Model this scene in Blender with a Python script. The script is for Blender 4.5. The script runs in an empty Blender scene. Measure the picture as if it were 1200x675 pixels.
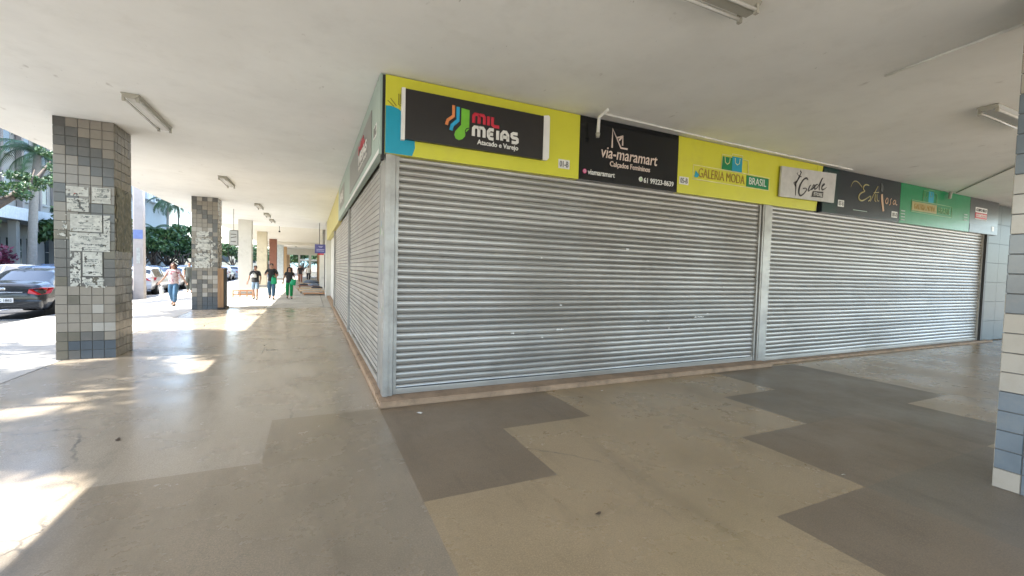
import bpy, bmesh, math, random
from mathutils import Vector, Matrix, noise
rnd = random.Random(7)
S = bpy.context.scene
COL = S.collection
# ------------------------------------------------------------------ camera, sky, sun, exposure
cd = bpy.data.cameras.new("camera"); cam = bpy.data.objects.new("camera", cd); COL.objects.link(cam)
R3 = Matrix(((0.9064749442357314, -0.007134088462720964, -0.42219933710823554),
             (-0.4214256937765298, 0.04752247185139591, -0.9056169164133938),
             (0.026524707308433863, 0.9988446923575953, 0.0400714418415729)))
cam.matrix_world = Matrix.Translation((0, 0, 1.7)) @ R3.to_4x4()
cd.sensor_width = 36; cd.lens = 36 * 505 / 1200.0; cd.clip_start = 0.05; cd.clip_end = 3000
S.camera = cam
SUN_EL = math.radians(48); TO_SUN = Vector((-1, 0.08, math.tan(SUN_EL) * 1.003)).normalized()
w = bpy.data.worlds.new("World"); S.world = w; w.use_nodes = True
nt = w.node_tree; bg = nt.nodes["Background"]
sky = nt.nodes.new("ShaderNodeTexSky"); sky.sky_type = 'NISHITA'; sky.sun_disc = False
sky.sun_elevation = SUN_EL; sky.sun_rotation = math.atan2(TO_SUN.x, TO_SUN.y); sky.air_density = 1.0; sky.dust_density = 1.2
nt.links.new(sky.outputs[0], bg.inputs[0]); bg.inputs[1].default_value = 0.13
sl = bpy.data.lights.new("sun", 'SUN'); sl.energy = 2.75; sl.angle = math.radians(0.6); sl.color = (1, .965, .90)
so = bpy.data.objects.new("sun", sl); COL.objects.link(so); so.rotation_euler = TO_SUN.to_track_quat('Z', 'Y').to_euler()
so.location = (-20, 0, 30)
S.view_settings.view_transform = 'Standard'; S.view_settings.look = 'None'; S.view_settings.gamma = 1
S.view_settings.exposure = 2.75
S.render.engine = 'CYCLES'
S.cycles.max_bounces = 10; S.cycles.diffuse_bounces = 6; S.cycles.glossy_bounces = 4
S.cycles.sample_clamp_indirect = 8
H = 4.05

# ------------------------------------------------------------------ helpers
def _n(nt, t, **k):
    n = nt.nodes.new(t)
    for a, b in k.items(): setattr(n, a, b)
    return n
MATS = {}
def mat(name, col, rough=.6, metal=0, var=.12, scale=6, bump=0, bscale=60, dirt=None, dscale=1.5, damt=.5, dlo=.5, dhi=.7, rvar=0, spec=.5, stretch=None, coat=0):
    """principled material: base colour with a little noise, optional dirt colour in patches, optional bump"""
    if name in MATS: return MATS[name]
    m = bpy.data.materials.new(name); m.use_nodes = True; t = m.node_tree; p = t.nodes["Principled BSDF"]
    p.inputs['Roughness'].default_value = rough; p.inputs['Metallic'].default_value = metal
    p.inputs['Specular IOR Level'].default_value = spec; p.inputs['Coat Weight'].default_value = coat
    tc = _n(t, "ShaderNodeTexCoord"); vec = tc.outputs['Object']
    if stretch:
        mp = _n(t, "ShaderNodeMapping"); mp.inputs['Scale'].default_value = stretch; t.links.new(vec, mp.inputs[0]); vec = mp.outputs[0]
    n1 = _n(t, "ShaderNodeTexNoise"); n1.inputs['Scale'].default_value = scale; n1.inputs['Detail'].default_value = 6; n1.inputs['Roughness'].default_value = .65
    t.links.new(vec, n1.inputs['Vector'])
    cr = _n(t, "ShaderNodeValToRGB"); e = cr.color_ramp.elements
    e[0].position = .3; e[1].position = .7
    e[0].color = tuple(max(0, c * (1 - var)) for c in col[:3]) + (1,); e[1].color = tuple(min(1, c * (1 + var)) for c in col[:3]) + (1,)
    t.links.new(n1.outputs['Fac'], cr.inputs[0]); out = cr.outputs[0]
    if dirt:
        n2 = _n(t, "ShaderNodeTexNoise"); n2.inputs['Scale'].default_value = dscale; n2.inputs['Detail'].default_value = 9; n2.inputs['Roughness'].default_value = .7
        t.links.new(vec, n2.inputs['Vector'])
        mr = _n(t, "ShaderNodeMapRange"); mr.inputs[1].default_value = dlo; mr.inputs[2].default_value = dhi; mr.inputs[4].default_value = damt
        t.links.new(n2.outputs['Fac'], mr.inputs[0])
        mx = _n(t, "ShaderNodeMix", data_type='RGBA'); t.links.new(mr.outputs[0], mx.inputs[0]); t.links.new(out, mx.inputs[6]); mx.inputs[7].default_value = tuple(dirt) + (1,)
        out = mx.outputs[2]
    t.links.new(out, p.inputs['Base Color'])
    if rvar:
        mr = _n(t, "ShaderNodeMapRange"); mr.inputs[3].default_value = max(0, rough - rvar); mr.inputs[4].default_value = rough + rvar
        n3 = _n(t, "ShaderNodeTexNoise"); n3.inputs['Scale'].default_value = scale * .6; n3.inputs['Detail'].default_value = 5; t.links.new(vec, n3.inputs['Vector'])
        mr.inputs[1].default_value = .3; mr.inputs[2].default_value = .7
        t.links.new(n3.outputs['Fac'], mr.inputs[0]); t.links.new(mr.outputs[0], p.inputs['Roughness'])
    if bump:
        nb = _n(t, "ShaderNodeTexNoise"); nb.inputs['Scale'].default_value = bscale; nb.inputs['Detail'].default_value = 4; t.links.new(vec, nb.inputs['Vector'])
        b = _n(t, "ShaderNodeBump"); b.inputs['Strength'].default_value = bump; b.inputs['Distance'].default_value = .01
        t.links.new(nb.outputs['Fac'], b.inputs['Height']); t.links.new(b.outputs[0], p.inputs['Normal'])
    MATS[name] = m
    return m

def emptyo(name, loc=(0, 0, 0), rz=0):
    o = bpy.data.objects.new(name, None); COL.objects.link(o); o.location = loc; o.rotation_euler.z = rz; return o
def tag(o, label=None, cat=None, group=None, kind=None):
    if label: o['label'] = label
    if cat: o['category'] = cat
    if group: o['group'] = group
    if kind: o['kind'] = kind
    return o
def meshobj(name, bm, m, parent=None, smooth=False):
    me = bpy.data.meshes.new(name)
    if isinstance(bm, bmesh.types.BMesh):
        bm.normal_update(); bm.to_mesh(me); bm.free()
    else:
        me.from_pydata(*bm); me.update()
    for mm in (m if isinstance(m, (list, tuple)) else [m]): me.materials.append(mm)
    if smooth:
        for p in me.polygons: p.use_smooth = True
    o = bpy.data.objects.new(name, me); COL.objects.link(o); o.parent = parent
    return o
def box(bm, x0, x1, y0, y1, z0, z1, mi=0):
    v = [bm.verts.new(c) for c in ((x0, y0, z0), (x1, y0, z0), (x1, y1, z0), (x0, y1, z0), (x0, y0, z1), (x1, y0, z1), (x1, y1, z1), (x0, y1, z1))]
    fs = []
    for f in ((3, 2, 1, 0), (4, 5, 6, 7), (0, 1, 5, 4), (1, 2, 6, 5), (2, 3, 7, 6), (3, 0, 4, 7)):
        fc = bm.faces.new([v[i] for i in f]); fc.material_index = mi; fs.append(fc)
    return v
def boxo(name, dims, m, parent=None, bevel=0.0):
    bm = bmesh.new(); box(bm, *dims)
    if bevel: bmesh.ops.bevel(bm, geom=bm.edges[:], offset=bevel, segments=2, profile=.7, affect='EDGES')
    return meshobj(name, bm, m, parent)
def tube(bm, pts, r, seg=8, cap=True, mi=0):
    rings = []; pts = [Vector(p) for p in pts]
    rr = r if isinstance(r, (list, tuple)) else [r] * len(pts)
    for i, p in enumerate(pts):
        d = (pts[min(i + 1, len(pts) - 1)] - pts[max(i - 1, 0)]).normalized()
        a = d.orthogonal().normalized() if abs(d.z) > .95 else d.cross(Vector((0, 0, 1))).normalized()
        if abs(d.z) > .95: a = (Vector((1, 0, 0)) - d * d.x).normalized()
        b = d.cross(a)
        rings.append([bm.verts.new(p + (a * math.cos(t) + b * math.sin(t)) * rr[i]) for t in [2 * math.pi * k / seg for k in range(seg)]])
    for A, B in zip(rings, rings[1:]):
        for k in range(seg):
            f = bm.faces.new((A[k], A[(k + 1) % seg], B[(k + 1) % seg], B[k])); f.smooth = True; f.material_index = mi
    if cap:
        bm.faces.new(rings[0][::-1]).material_index = mi; bm.faces.new(rings[-1]).material_index = mi
def evalmesh(o):
    dg = bpy.context.evaluated_depsgraph_get(); me = bpy.data.meshes.new_from_object(o.evaluated_get(dg)); return me

# placing flat artwork: 'F' = plane facing -Y (local x -> X), 'L' = plane facing -X (local x -> -Y)
def plane_mat(side, d):
    if side == 'F': return Matrix(((1, 0, 0, 0), (0, 0, -1, d), (0, 1, 0, 0), (0, 0, 0, 1)))      # (x,y,n)->(x, d-n, y)
    return Matrix(((0, 0, -1, d), (-1, 0, 0, 0), (0, 1, 0, 0), (0, 0, 0, 1)))                    # (x,y,n)->(d-n,-x,y)
def text(name, body, x0, x1, y0, y1, m, parent, side='F', d=5.47, off=.006, bold=0.0, shear=0, spacing=1.0):
    cu = bpy.data.curves.new(name, 'FONT'); cu.body = body; cu.size = 1; cu.extrude = .003; cu.offset = bold; cu.shear = shear; cu.space_character = spacing; cu.resolution_u = 3
    t = bpy.data.objects.new("t", cu); COL.objects.link(t); bpy.context.view_layer.update()
    me = evalmesh(t); bpy.data.objects.remove(t)
    xs = [v.co.x for v in me.vertices]; ys = [v.co.y for v in me.vertices]
    sx = (x1 - x0) / (max(xs) - min(xs)); sy = (y1 - y0) / (max(ys) - min(ys)); M = plane_mat(side, d)
    for v in me.vertices:
        v.co = M @ Vector((x0 + (v.co.x - min(xs)) * sx, y0 + (v.co.y - min(ys)) * sy, off + v.co.z))
    me.materials.clear(); me.materials.append(m); me.name = name
    o = bpy.data.objects.new(name, me); COL.objects.link(o); o.parent = parent
    return o
def strokes(name, lines, wd, m, parent, side='F', d=5.47, off=.005, smooth=False, tr=lambda x, y: (x, y)):
    """lines drawn with a round pen of width wd, as thin raised strokes"""
    cu = bpy.data.curves.new(name, 'CURVE'); cu.dimensions = '3D'; cu.bevel_depth = wd / 2; cu.bevel_resolution = 2; cu.use_fill_caps = True; cu.resolution_u = 4
    for L in lines:
        if smooth:
            sp = cu.splines.new('NURBS'); sp.points.add(len(L) - 1); sp.use_endpoint_u = True; sp.order_u = 3
        else:
            sp = cu.splines.new('POLY'); sp.points.add(len(L) - 1)
        for p, q in zip(sp.points, L):
            X, Y = tr(q[0], q[1]); p.co = (X, Y, 0, 1); p.radius = q[2] if len(q) > 2 else 1
    t = bpy.data.objects.new("t", cu); COL.objects.link(t); bpy.context.view_layer.update()
    me = evalmesh(t); bpy.data.objects.remove(t); M = plane_mat(side, d)
    for v in me.vertices: v.co = M @ Vector((v.co.x, v.co.y, off + .003 * max(-1, min(1, v.co.z / (wd * .3)))))
    me.materials.clear(); me.materials.append(m); me.name = name
    o = bpy.data.objects.new(name, me); COL.objects.link(o); o.parent = parent
    return o
def flat(name, poly, m, parent, side='F', d=5.47, off=.002, th=.004):
    """a flat cut-out shape of thickness th lying on the sign plane"""
    M = plane_mat(side, d); bm = bmesh.new()
    a = [bm.verts.new(M @ Vector((x, y, off))) for x, y in poly]; b = [bm.verts.new(M @ Vector((x, y, off + th))) for x, y in poly]
    bm.faces.new(b); n = len(poly)
    for i in range(n): bm.faces.new((a[i], a[(i + 1) % n], b[(i + 1) % n], b[i]))
    bmesh.ops.recalc_face_normals(bm, faces=bm.faces[:])
    return meshobj(name, bm, m, parent)
def rect(x0, x1, y0, y1): return [(x0, y0), (x1, y0), (x1, y1), (x0, y1)]
def disc(cx, cy, r, n=20): return [(cx + r * math.cos(2 * math.pi * i / n), cy + r * math.sin(2 * math.pi * i / n)) for i in range(n)]

# ------------------------------------------------------------------ materials
def stain_mat(name, col, col2, rough, crack=False, spec=.5):
    """worn polished floor: speckle, broad stains, scuffs, cracks"""
    m = bpy.data.materials.new(name); m.use_nodes = True; t = m.node_tree; p = t.nodes["Principled BSDF"]
    tc = _n(t, "ShaderNodeTexCoord"); vec = tc.outputs['Object']
    def noi(sc, det=6, ro=.6):
        n = _n(t, "ShaderNodeTexNoise"); n.inputs['Scale'].default_value = sc; n.inputs['Detail'].default_value = det; n.inputs['Roughness'].default_value = ro
        t.links.new(vec, n.inputs['Vector']); return n.outputs['Fac']
    def ramp(src, a, b, lo=0, hi=1):
        mr = _n(t, "ShaderNodeMapRange"); mr.inputs[1].default_value = a; mr.inputs[2].default_value = b; mr.inputs[3].default_value = lo; mr.inputs[4].default_value = hi
        t.links.new(src, mr.inputs[0]); return mr.outputs[0]
    def mix(f, A, B):
        mx = _n(t, "ShaderNodeMix", data_type='RGBA')
        if hasattr(f, 'links'): t.links.new(f, mx.inputs[0])
        else: mx.inputs[0].default_value = f
        for i, c in ((6, A), (7, B)):
            if isinstance(c, tuple): mx.inputs[i].default_value = c + (1,)
            else: t.links.new(c, mx.inputs[i])
        return mx.outputs[2]
    c = mix(ramp(noi(.55, 8, .62), .38, .64), col, col2)
    c = mix(ramp(noi(2.3, 9, .7), .52, .72, 0, .4), c, tuple(x * .55 for x in col))
    sp = ramp(noi(95, 4, .85), .47, .6, 0, .5); c = mix(sp, c, tuple(min(1, x * 1.7) for x in col))
    sp = ramp(noi(75, 4, .85), .56, .66, 0, .6); c = mix(sp, c, tuple(x * .4 for x in col))
    c = mix(ramp(noi(16, 5, .7), .5, .72, 0, .28), c, tuple(x * .6 for x in col))
    c = mix(ramp(noi(34, 4, .7), .56, .72, 0, .3), c, tuple(min(1, x * 1.5) for x in col))
    # long soft drag marks
    mp = _n(t, "ShaderNodeMapping"); mp.inputs['Scale'].default_value = (1.1, .25, 1); mp.inputs['Rotation'].default_value = (0, 0, 1.2); t.links.new(vec, mp.inputs[0])
    dn = _n(t, "ShaderNodeTexNoise"); dn.inputs['Scale'].default_value = 2.0; dn.inputs['Detail'].default_value = 9; dn.inputs['Roughness'].default_value = .68; t.links.new(mp.outputs[0], dn.inputs['Vector'])
    c = mix(ramp(dn.outputs['Fac'], .53, .70, 0, .5), c, tuple(x * .42 for x in col))
    c = mix(ramp(noi(.35, 4, .55), .45, .62, 0, .22), c, tuple(x * .6 for x in col))
    # small dark scuffs
    vo = _n(t, "ShaderNodeTexVoronoi"); vo.inputs['Scale'].default_value = 2.6; vo.feature = 'F1'; t.links.new(vec, vo.inputs['Vector'])
    c = mix(ramp(vo.outputs['Distance'], .012, .028, .75, 0), c, (.03, .027, .024))
    if crack:
        ve = _n(t, "ShaderNodeTexVoronoi"); ve.feature = 'DISTANCE_TO_EDGE'; ve.inputs['Scale'].default_value = .42
        nd = _n(t, "ShaderNodeTexNoise"); nd.inputs['Scale'].default_value = 2.2; nd.inputs['Detail'].default_value = 6; t.links.new(vec, nd.inputs['Vector'])
        ad = _n(t, "ShaderNodeMix", data_type='RGBA', blend_type='ADD'); ad.inputs[0].default_value = .35; t.links.new(vec, ad.inputs[6]); t.links.new(nd.outputs['Color'], ad.inputs[7]); t.links.new(ad.outputs[2], ve.inputs['Vector'])
        mm = _n(t, "ShaderNodeMath", operation='MULTIPLY'); t.links.new(ramp(ve.outputs['Distance'], .002, .007, .6, 0), mm.inputs[0]); t.links.new(ramp(noi(.7), .5, .6), mm.inputs[1])
        c = mix(mm.outputs[0], c, (.05, .045, .04))
    t.links.new(c, p.inputs['Base Color'])
    t.links.new(ramp(noi(1.1, 7, .65), .3, .7, rough - .07, rough + .1), p.inputs['Roughness']); p.inputs['Specular IOR Level'].default_value = spec
    b = _n(t, "ShaderNodeBump"); b.inputs['Strength'].default_value = .06; b.inputs['Distance'].default_value = .003; t.links.new(noi(7, 5), b.inputs['Height']); t.links.new(b.outputs[0], p.inputs['Normal'])
    return m
M_beige = stain_mat("terrazzo_beige", (.35, .255, .148), (.295, .213, .12), .27, True)
M_pale = stain_mat("terrazzo_pale_sheen", (.365, .305, .23), (.31, .252, .185), .235, True)  # beige stone paled and greyed, street reflection partly put into the colour
M_dark = stain_mat("terrazzo_charcoal", (.205, .150, .096), (.168, .122, .077), .36)
M_mid = stain_mat("terrazzo_grey", (.275, .218, .152), (.232, .182, .122), .26)
M_brown = stain_mat("terrazzo_brown_grey", (.185, .145, .098), (.15, .116, .078), .38)
M_walk = stain_mat("sidewalk_concrete", (.43, .41, .37), (.35, .33, .29), .7, True, .2)
M_asph = mat("asphalt", (.055, .055, .056), .85, var=.25, scale=3, bump=.3, bscale=120)
M_kerb = mat("kerb_stone", (.3, .29, .27), .8, bump=.3)
M_earth = mat("earth", (.16, .13, .09), .9, var=.3, scale=.3)
M_line = mat("road_paint", (.7, .7, .68), .7, dirt=(.2, .2, .2), dscale=6)
M_ceil = mat("ceiling_paint", (.88, .88, .84), .75, var=.05, scale=.8, bump=.12, bscale=14, dirt=(.5, .48, .42), dscale=2.2, dlo=.52, dhi=.8, damt=.2)
def scuffs(m, sc, lo, hi, col, amt):
    t = m.node_tree; p = t.nodes["Principled BSDF"]; src = p.inputs['Base Color'].links[0].from_socket
    tc = _n(t, "ShaderNodeTexCoord"); mp = _n(t, "ShaderNodeMapping"); mp.inputs['Scale'].default_value = (1, .45, 1); t.links.new(tc.outputs['Object'], mp.inputs[0])
    n = _n(t, "ShaderNodeTexNoise"); n.inputs['Scale'].default_value = sc; n.inputs['Detail'].default_value = 3; t.links.new(mp.outputs[0], n.inputs['Vector'])
    mr = _n(t, "ShaderNodeMapRange"); mr.inputs[1].default_value = lo; mr.inputs[2].default_value = hi; mr.inputs[4].default_value = amt; t.links.new(n.outputs['Fac'], mr.inputs[0])
    mx = _n(t, "ShaderNodeMix", data_type='RGBA'); t.links.new(mr.outputs[0], mx.inputs[0]); t.links.new(src, mx.inputs[6]); mx.inputs[7].default_value = col + (1,); t.links.new(mx.outputs[2], p.inputs['Base Color'])
scuffs(M_ceil, 5.5, .71, .77, (.4, .38, .33), .45)
scuffs(M_ceil, 17, .74, .78, (.25, .23, .2), .6)
scuffs(M_ceil, .5, .5, .75, (.66, .65, .6), .25)
M_white = mat("white_wall_paint", (.68, .66, .6), .7, var=.06, scale=1.5, bump=.1, dirt=(.4, .37, .3), dscale=2.2, dlo=.55, dhi=.75)
M_cream = mat("cream_paint", (.62, .55, .4), .7, var=.06, scale=2, dirt=(.35, .3, .2), dscale=2.5)
M_tan = mat("tan_paint", (.45, .3, .16), .7, var=.1, scale=2)
M_rust = mat("red_brown_paint", (.24, .1, .06), .65, var=.12, scale=2)
M_yellowwall = mat("yellow_fascia", (.62, .55, .22), .6, var=.06, scale=2)
M_galv = mat("galvanised_steel", (.36, .345, .315), .42, metal=.55, var=.14, scale=5, dirt=(.2, .19, .17), dscale=3, dlo=.5, dhi=.75, damt=.5, rvar=.08)
M_slat = mat("shutter_steel", (.45, .43, .395), .36, metal=.5, var=.06, scale=1.2, dirt=(.17, .16, .145), dscale=.8, dlo=.5, dhi=.75, damt=.22, rvar=.05, stretch=(1, 1, 1.5))
M_slat2 = mat("shutter_painted", (.44, .41, .36), .4, metal=.3, var=.07, scale=1.6, dirt=(.2, .18, .15), dscale=1.4, damt=.4, stretch=(1, 1, 2.4))
M_groove = mat("shadow_grime_groove", (.13, .122, .108), .7, var=.2)  # shadow lines between slats painted dark, with some grime
def row_tone(m, amt):
    """each slat a little lighter or darker than the next, smudged hand grime low down"""
    t = m.node_tree; p = t.nodes["Principled BSDF"]; src = p.inputs['Base Color'].links[0].from_socket
    tc = _n(t, "ShaderNodeTexCoord")
    def lay(scl, sc, det, lo, hi, a, col, src):
        mp = _n(t, "ShaderNodeMapping"); mp.inputs['Scale'].default_value = scl; t.links.new(tc.outputs['Object'], mp.inputs[0])
        n = _n(t, "ShaderNodeTexNoise"); n.inputs['Scale'].default_value = sc; n.inputs['Detail'].default_value = det; t.links.new(mp.outputs[0], n.inputs['Vector'])
        mr = _n(t, "ShaderNodeMapRange"); mr.inputs[1].default_value = lo; mr.inputs[2].default_value = hi; mr.inputs[4].default_value = a; t.links.new(n.outputs['Fac'], mr.inputs[0])
        mx = _n(t, "ShaderNodeMix", data_type='RGBA'); t.links.new(mr.outputs[0], mx.inputs[0]); t.links.new(src, mx.inputs[6]); mx.inputs[7].default_value = col + (1,); return mx.outputs[2]
    o = lay((.12, .12, 9), 1.0, 2, .42, .6, amt, (.16, .155, .14), src)
    o = lay((.2, .2, 7), 1.7, 3, .55, .68, amt * .8, (.62, .61, .57), o)
    o = lay((.8, .8, 1.2), 1.3, 7, .55, .72, .28, (.13, .12, .105), o)
    o = lay((1, 1, .5), .5, 4, .5, .62, .25, (.2, .15, .1), o)
    t.links.new(o, p.inputs['Base Color'])
row_tone(M_slat, .45); row_tone(M_slat2, .3)
M_chip = mat("white_scuff", (.75, .74, .7), .6)
M_blk = mat("black_gap", (.012, .012, .012), .7)
M_plinth = mat("plinth_concrete", (.34, .23, .145), .8, var=.2, scale=5, bump=.3, bscale=40, dirt=(.13, .095, .06), dscale=4, damt=.7)
M_glasstile = mat("glossy_grey_panel", (.06, .075, .075), .4, var=.1, scale=3, spec=.35)
M_lime = mat("lime_vinyl", (.62, .6, .04), .34, var=.05, scale=1, bump=.25, bscale=4, dirt=(.42, .38, .08), dscale=1.6, dlo=.55, dhi=.8, damt=.35)
M_limed = mat("lime_dark_print", (.22, .19, .02), .4)
M_cyan = mat("cyan_vinyl", (.0, .30, .43), .38, var=.04)
M_black = mat("black_vinyl", (.018, .015, .014), .35, var=.1)
M_blackg = mat("black_gloss_vinyl", (.007, .0075, .009), .18, var=.1, bump=.2, bscale=4)
M_wh = mat("white_vinyl", (.75, .74, .7), .4, var=.04)
M_red = mat("red_vinyl", (.55, .02, .045), .4)
M_org = mat("orange_vinyl", (.75, .25, .08), .4)
M_lblue = mat("sky_blue_vinyl", (.02, .35, .6), .4)
M_lgreen = mat("leaf_green_vinyl", (.16, .47, .03), .4)
M_pinkish = mat("pale_pink_vinyl", (.72, .58, .5), .4)
M_green = mat("green_vinyl", (.0, .21, .07), .3, var=.08, bump=.25, bscale=4)
M_dgreen = mat("dark_teal_vinyl", (.012, .045, .04), .2)
M_gdark = mat("dark_slate_vinyl", (.014, .02, .027), .22)
M_gold = mat("gold_vinyl", (.33, .28, .1), .35)
M_goldd = mat("ochre_vinyl", (.35, .22, .03), .4)
M_skin2 = mat("tan_print", (.5, .32, .2), .5)
M_seafoam = mat("grey_green_vinyl", (.33, .42, .36), .4, var=.06, dirt=(.45, .5, .45), dscale=2)
M_greyv = mat("grey_vinyl", (.2, .2, .18), .35)
M_magenta = mat("magenta_vinyl", (.6, .05, .2), .4)
M_grout = mat("grout", (.09, .087, .08), .8)
M_t = [mat("tile_slate", (.105, .104, .098), .22, var=.05, scale=3, dirt=(.19, .175, .15), dscale=5, damt=.3), mat("tile_greige", (.235, .21, .172), .22, var=.08, scale=3, dirt=(.16, .14, .11), dscale=6, damt=.4),
       mat("tile_blue_slate", (.06, .075, .09), .2, var=.1, scale=3), mat("tile_pale", (.36, .34, .3), .22, var=.07, scale=3, dirt=(.2, .18, .14), dscale=6, damt=.3), mat("tile_olive", (.125, .115, .088), .2, var=.15, scale=3)]
M_tw = [mat("tile_white", (.33, .30, .25), .22, var=.05, scale=3, dirt=(.25, .22, .17), dscale=5, damt=.35), mat("tile_blue", (.12, .145, .165), .2, var=.12, scale=3, dirt=(.2, .2, .18), dscale=5, damt=.3)]
M_paper = mat("poster_paper", (.54, .54, .49), .8, var=.2, scale=20, dirt=(.3, .3, .27), dscale=9, damt=.6, dlo=.45, dhi=.65)
M_ink = mat("poster_ink", (.17, .185, .175), .8, var=.3, scale=20)
M_inkr = mat("poster_red_ink", (.4, .06, .05), .8)
M_lampm = mat("lamp_enamel", (.42, .4, .33), .3, metal=.1, var=.08, dirt=(.25, .2, .12), dscale=6, damt=.5)
M_tube = mat("unlit_tube_glass", (.66, .65, .6), .2)
M_pvc = mat("pvc_white", (.85, .84, .78), .5)
M_wood = mat("plywood_brown", (.30, .17, .08), .55, var=.25, scale=3, stretch=(6, 6, .6))
M_woodo = mat("orange_wood", (.55, .28, .14), .55, var=.2, scale=3)
M_leaf = [mat("leaf_dark", (.035, .085, .03), .5, var=.3, scale=2), mat("leaf_mid", (.06, .13, .04), .5, var=.3, scale=2), mat("leaf_light", (.1, .17, .05), .5, var=.3, scale=2)]
M_leafm = mat("leaf_magenta", (.16, .02, .05), .5, var=.3)
M_bark = mat("bark", (.1, .075, .055), .85, var=.3, scale=8, bump=.5, bscale=20)
M_palmb = mat("palm_bark", (.3, .27, .23), .85, var=.15, scale=8)
M_palml = mat("palm_leaf", (.05, .11, .04), .45, var=.3, scale=2)
M_facade = mat("pale_facade", (.36, .35, .32), .7, var=.06, scale=.5)
M_facb = mat("bluish_white_panel", (.52, .58, .62), .5, var=.05, scale=.5)
M_facg = mat("brown_facade", (.34, .3, .27), .7, var=.06, scale=.5)
M_glass = mat("window_glass", (.03, .045, .05), .08, spec=.8)
M_tyre = mat("tyre", (.02, .02, .02), .8)
M_rim = mat("alloy_rim", (.45, .45, .46), .3, metal=.8)
M_cglass = mat("car_glass", (.015, .02, .025), .05, spec=.8)
M_tail = mat("tail_lamp_red", (.45, .012, .012), .15)
M_head = mat("head_lamp_clear", (.6, .62, .64), .1)
M_chrome = mat("chrome", (.7, .7, .7), .15, metal=1)
M_plate = mat("plate_white", (.7, .7, .7), .4)
def paint(n, c): return mat("car_paint_" + n, c, .22, metal=.25, var=.02, coat=.6)
P_black, P_white, P_silver, P_blue, P_red, P_grey = paint("black", (.012, .014, .018)), paint("white", (.7, .7, .7)), paint("silver", (.4, .42, .44)), paint("blue", (.04, .09, .2)), paint("red", (.35, .03, .02)), paint("grey", (.12, .13, .14))

# ------------------------------------------------------------------ setting
def sheet(name, x0, x1, y0, y1, z, m, kind='structure'):
    bm = bmesh.new(); bm.faces.new([bm.verts.new(c) for c in ((x0, y0, z), (x1, y0, z), (x1, y1, z), (x0, y1, z))])
    return tag(meshobj(name, bm, m), kind=kind)
sheet("ground", -900, 900, -900, 900, -.16, M_earth)
sheet("parking_road", -21, -7.15, -60, 170, -.12, M_asph)
# terrazzo floor: 1.131 m squares, coloured by stone; left beige cells paled for outdoor reflection
G = 1.131
def cell(i, j):
    if (i, j) in ((0, 1), (1, 1), (0, 0)): return 1
    if i == -1 and j <= 1: return 2
    if i == -2 and j <= 0: return 2
    if i == -3 and j <= -1: return 2
    if i == -4 and j <= -2: return 2
    if j == -1 and i in (3, 4): return 1
    if j <= -2 and i == 2: return 1
    if j <= -2 and i in (3, 4): return 3
    if j == -1 and i == 5: return 3
    if j == 0 and i in (4, 5, 6): return 3
    if j == 1 and i in (5, 6): return 3
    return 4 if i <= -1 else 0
xs = [-3.77] + [.754 + G * k for k in range(-3, 30)]; ys = [3.04 + G * k for k in range(-12, 15)] + [19.1]
bm = bmesh.new(); V = [[bm.verts.new((x, y, 0)) for y in ys] for x in xs]
for a in range(len(xs) - 1):
    for b in range(len(ys) - 1):
        f = bm.faces.new((V[a][b], V[a + 1][b], V[a + 1][b + 1], V[a][b + 1]))
        i = round((xs[a] - .754) / G); j = round((ys[b] - 3.04) / G); f.material_index = cell(i, j)
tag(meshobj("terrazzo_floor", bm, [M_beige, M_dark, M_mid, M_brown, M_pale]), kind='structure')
# sidewalk in big concrete slabs with open joints
bm = bmesh.new()
def slabs(x0, x1, y0, y1, nx, ny, z1):
    for a in range(nx):
        for b in range(ny):
            xa = x0 + (x1 - x0) * a / nx; xb = x0 + (x1 - x0) * (a + 1) / nx; ya = y0 + (y1 - y0) * b / ny; yb = y0 + (y1 - y0) * (b + 1) / ny
            j = .012; dz = rnd.uniform(-.004, .002)
            box(bm, xa + j, xb - j, ya + j, yb - j, -.12, z1 + dz)
slabs(-6.95, -3.78, -14, 110, 2, 62, -.004)
slabs(-3.77, 2.6, 19.11, 75, 3, 28, -.006)
tag(meshobj("sidewalk", bm, M_walk), kind='structure')
sheet("sidewalk_base", -6.97, 2.7, -14, 110, -.06, mat("joint_dirt", (.07, .06, .05), .9))
bm = bmesh.new()
for k in range(62): box(bm, -7.13, -6.96, -14 + 2 * k, -12.03 + 2 * k, -.13, .0)
tag(meshobj("kerb", bm, M_kerb), kind='structure')
bm = bmesh.new()
for k in range(20):
    y = 12 + k * 5.4; box(bm, -9.6, -7.6, y, y + .1, -.13, -.114)
box(bm, -9.7, -9.6, 10, 120, -.13, -.114)
tag(meshobj("painted_markings", bm, M_line), kind='structure')
# ceiling slab of the arcade with a fascia at its street edge
bm = bmesh.new(); box(bm, -5.15, 23, -3.0, 30.5, H, H + .45)
tag(meshobj("ceiling", bm, M_ceil), kind='structure')
bm = bmesh.new(); box(bm, -5.15, 3, 30.52, 72, H - .0, H + .42); box(bm, -5.0, 3, 50, 50.4, H - .3, H - .004)
box(bm, -3.2, 3, 68.6, 69.0, H - .9, H - .004)
tag(meshobj("far_ceiling", bm, mat("ceiling_cream", (.76, .73, .64), .75, var=.05)), kind='structure')
# unseen pale square behind the viewer, added to bounce daylight into the arcade
sheet("square", -3.7, 60, -60, 19, -.008, mat("bounce_paving", (.55, .5, .42), .8, var=.1, scale=2))
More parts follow.
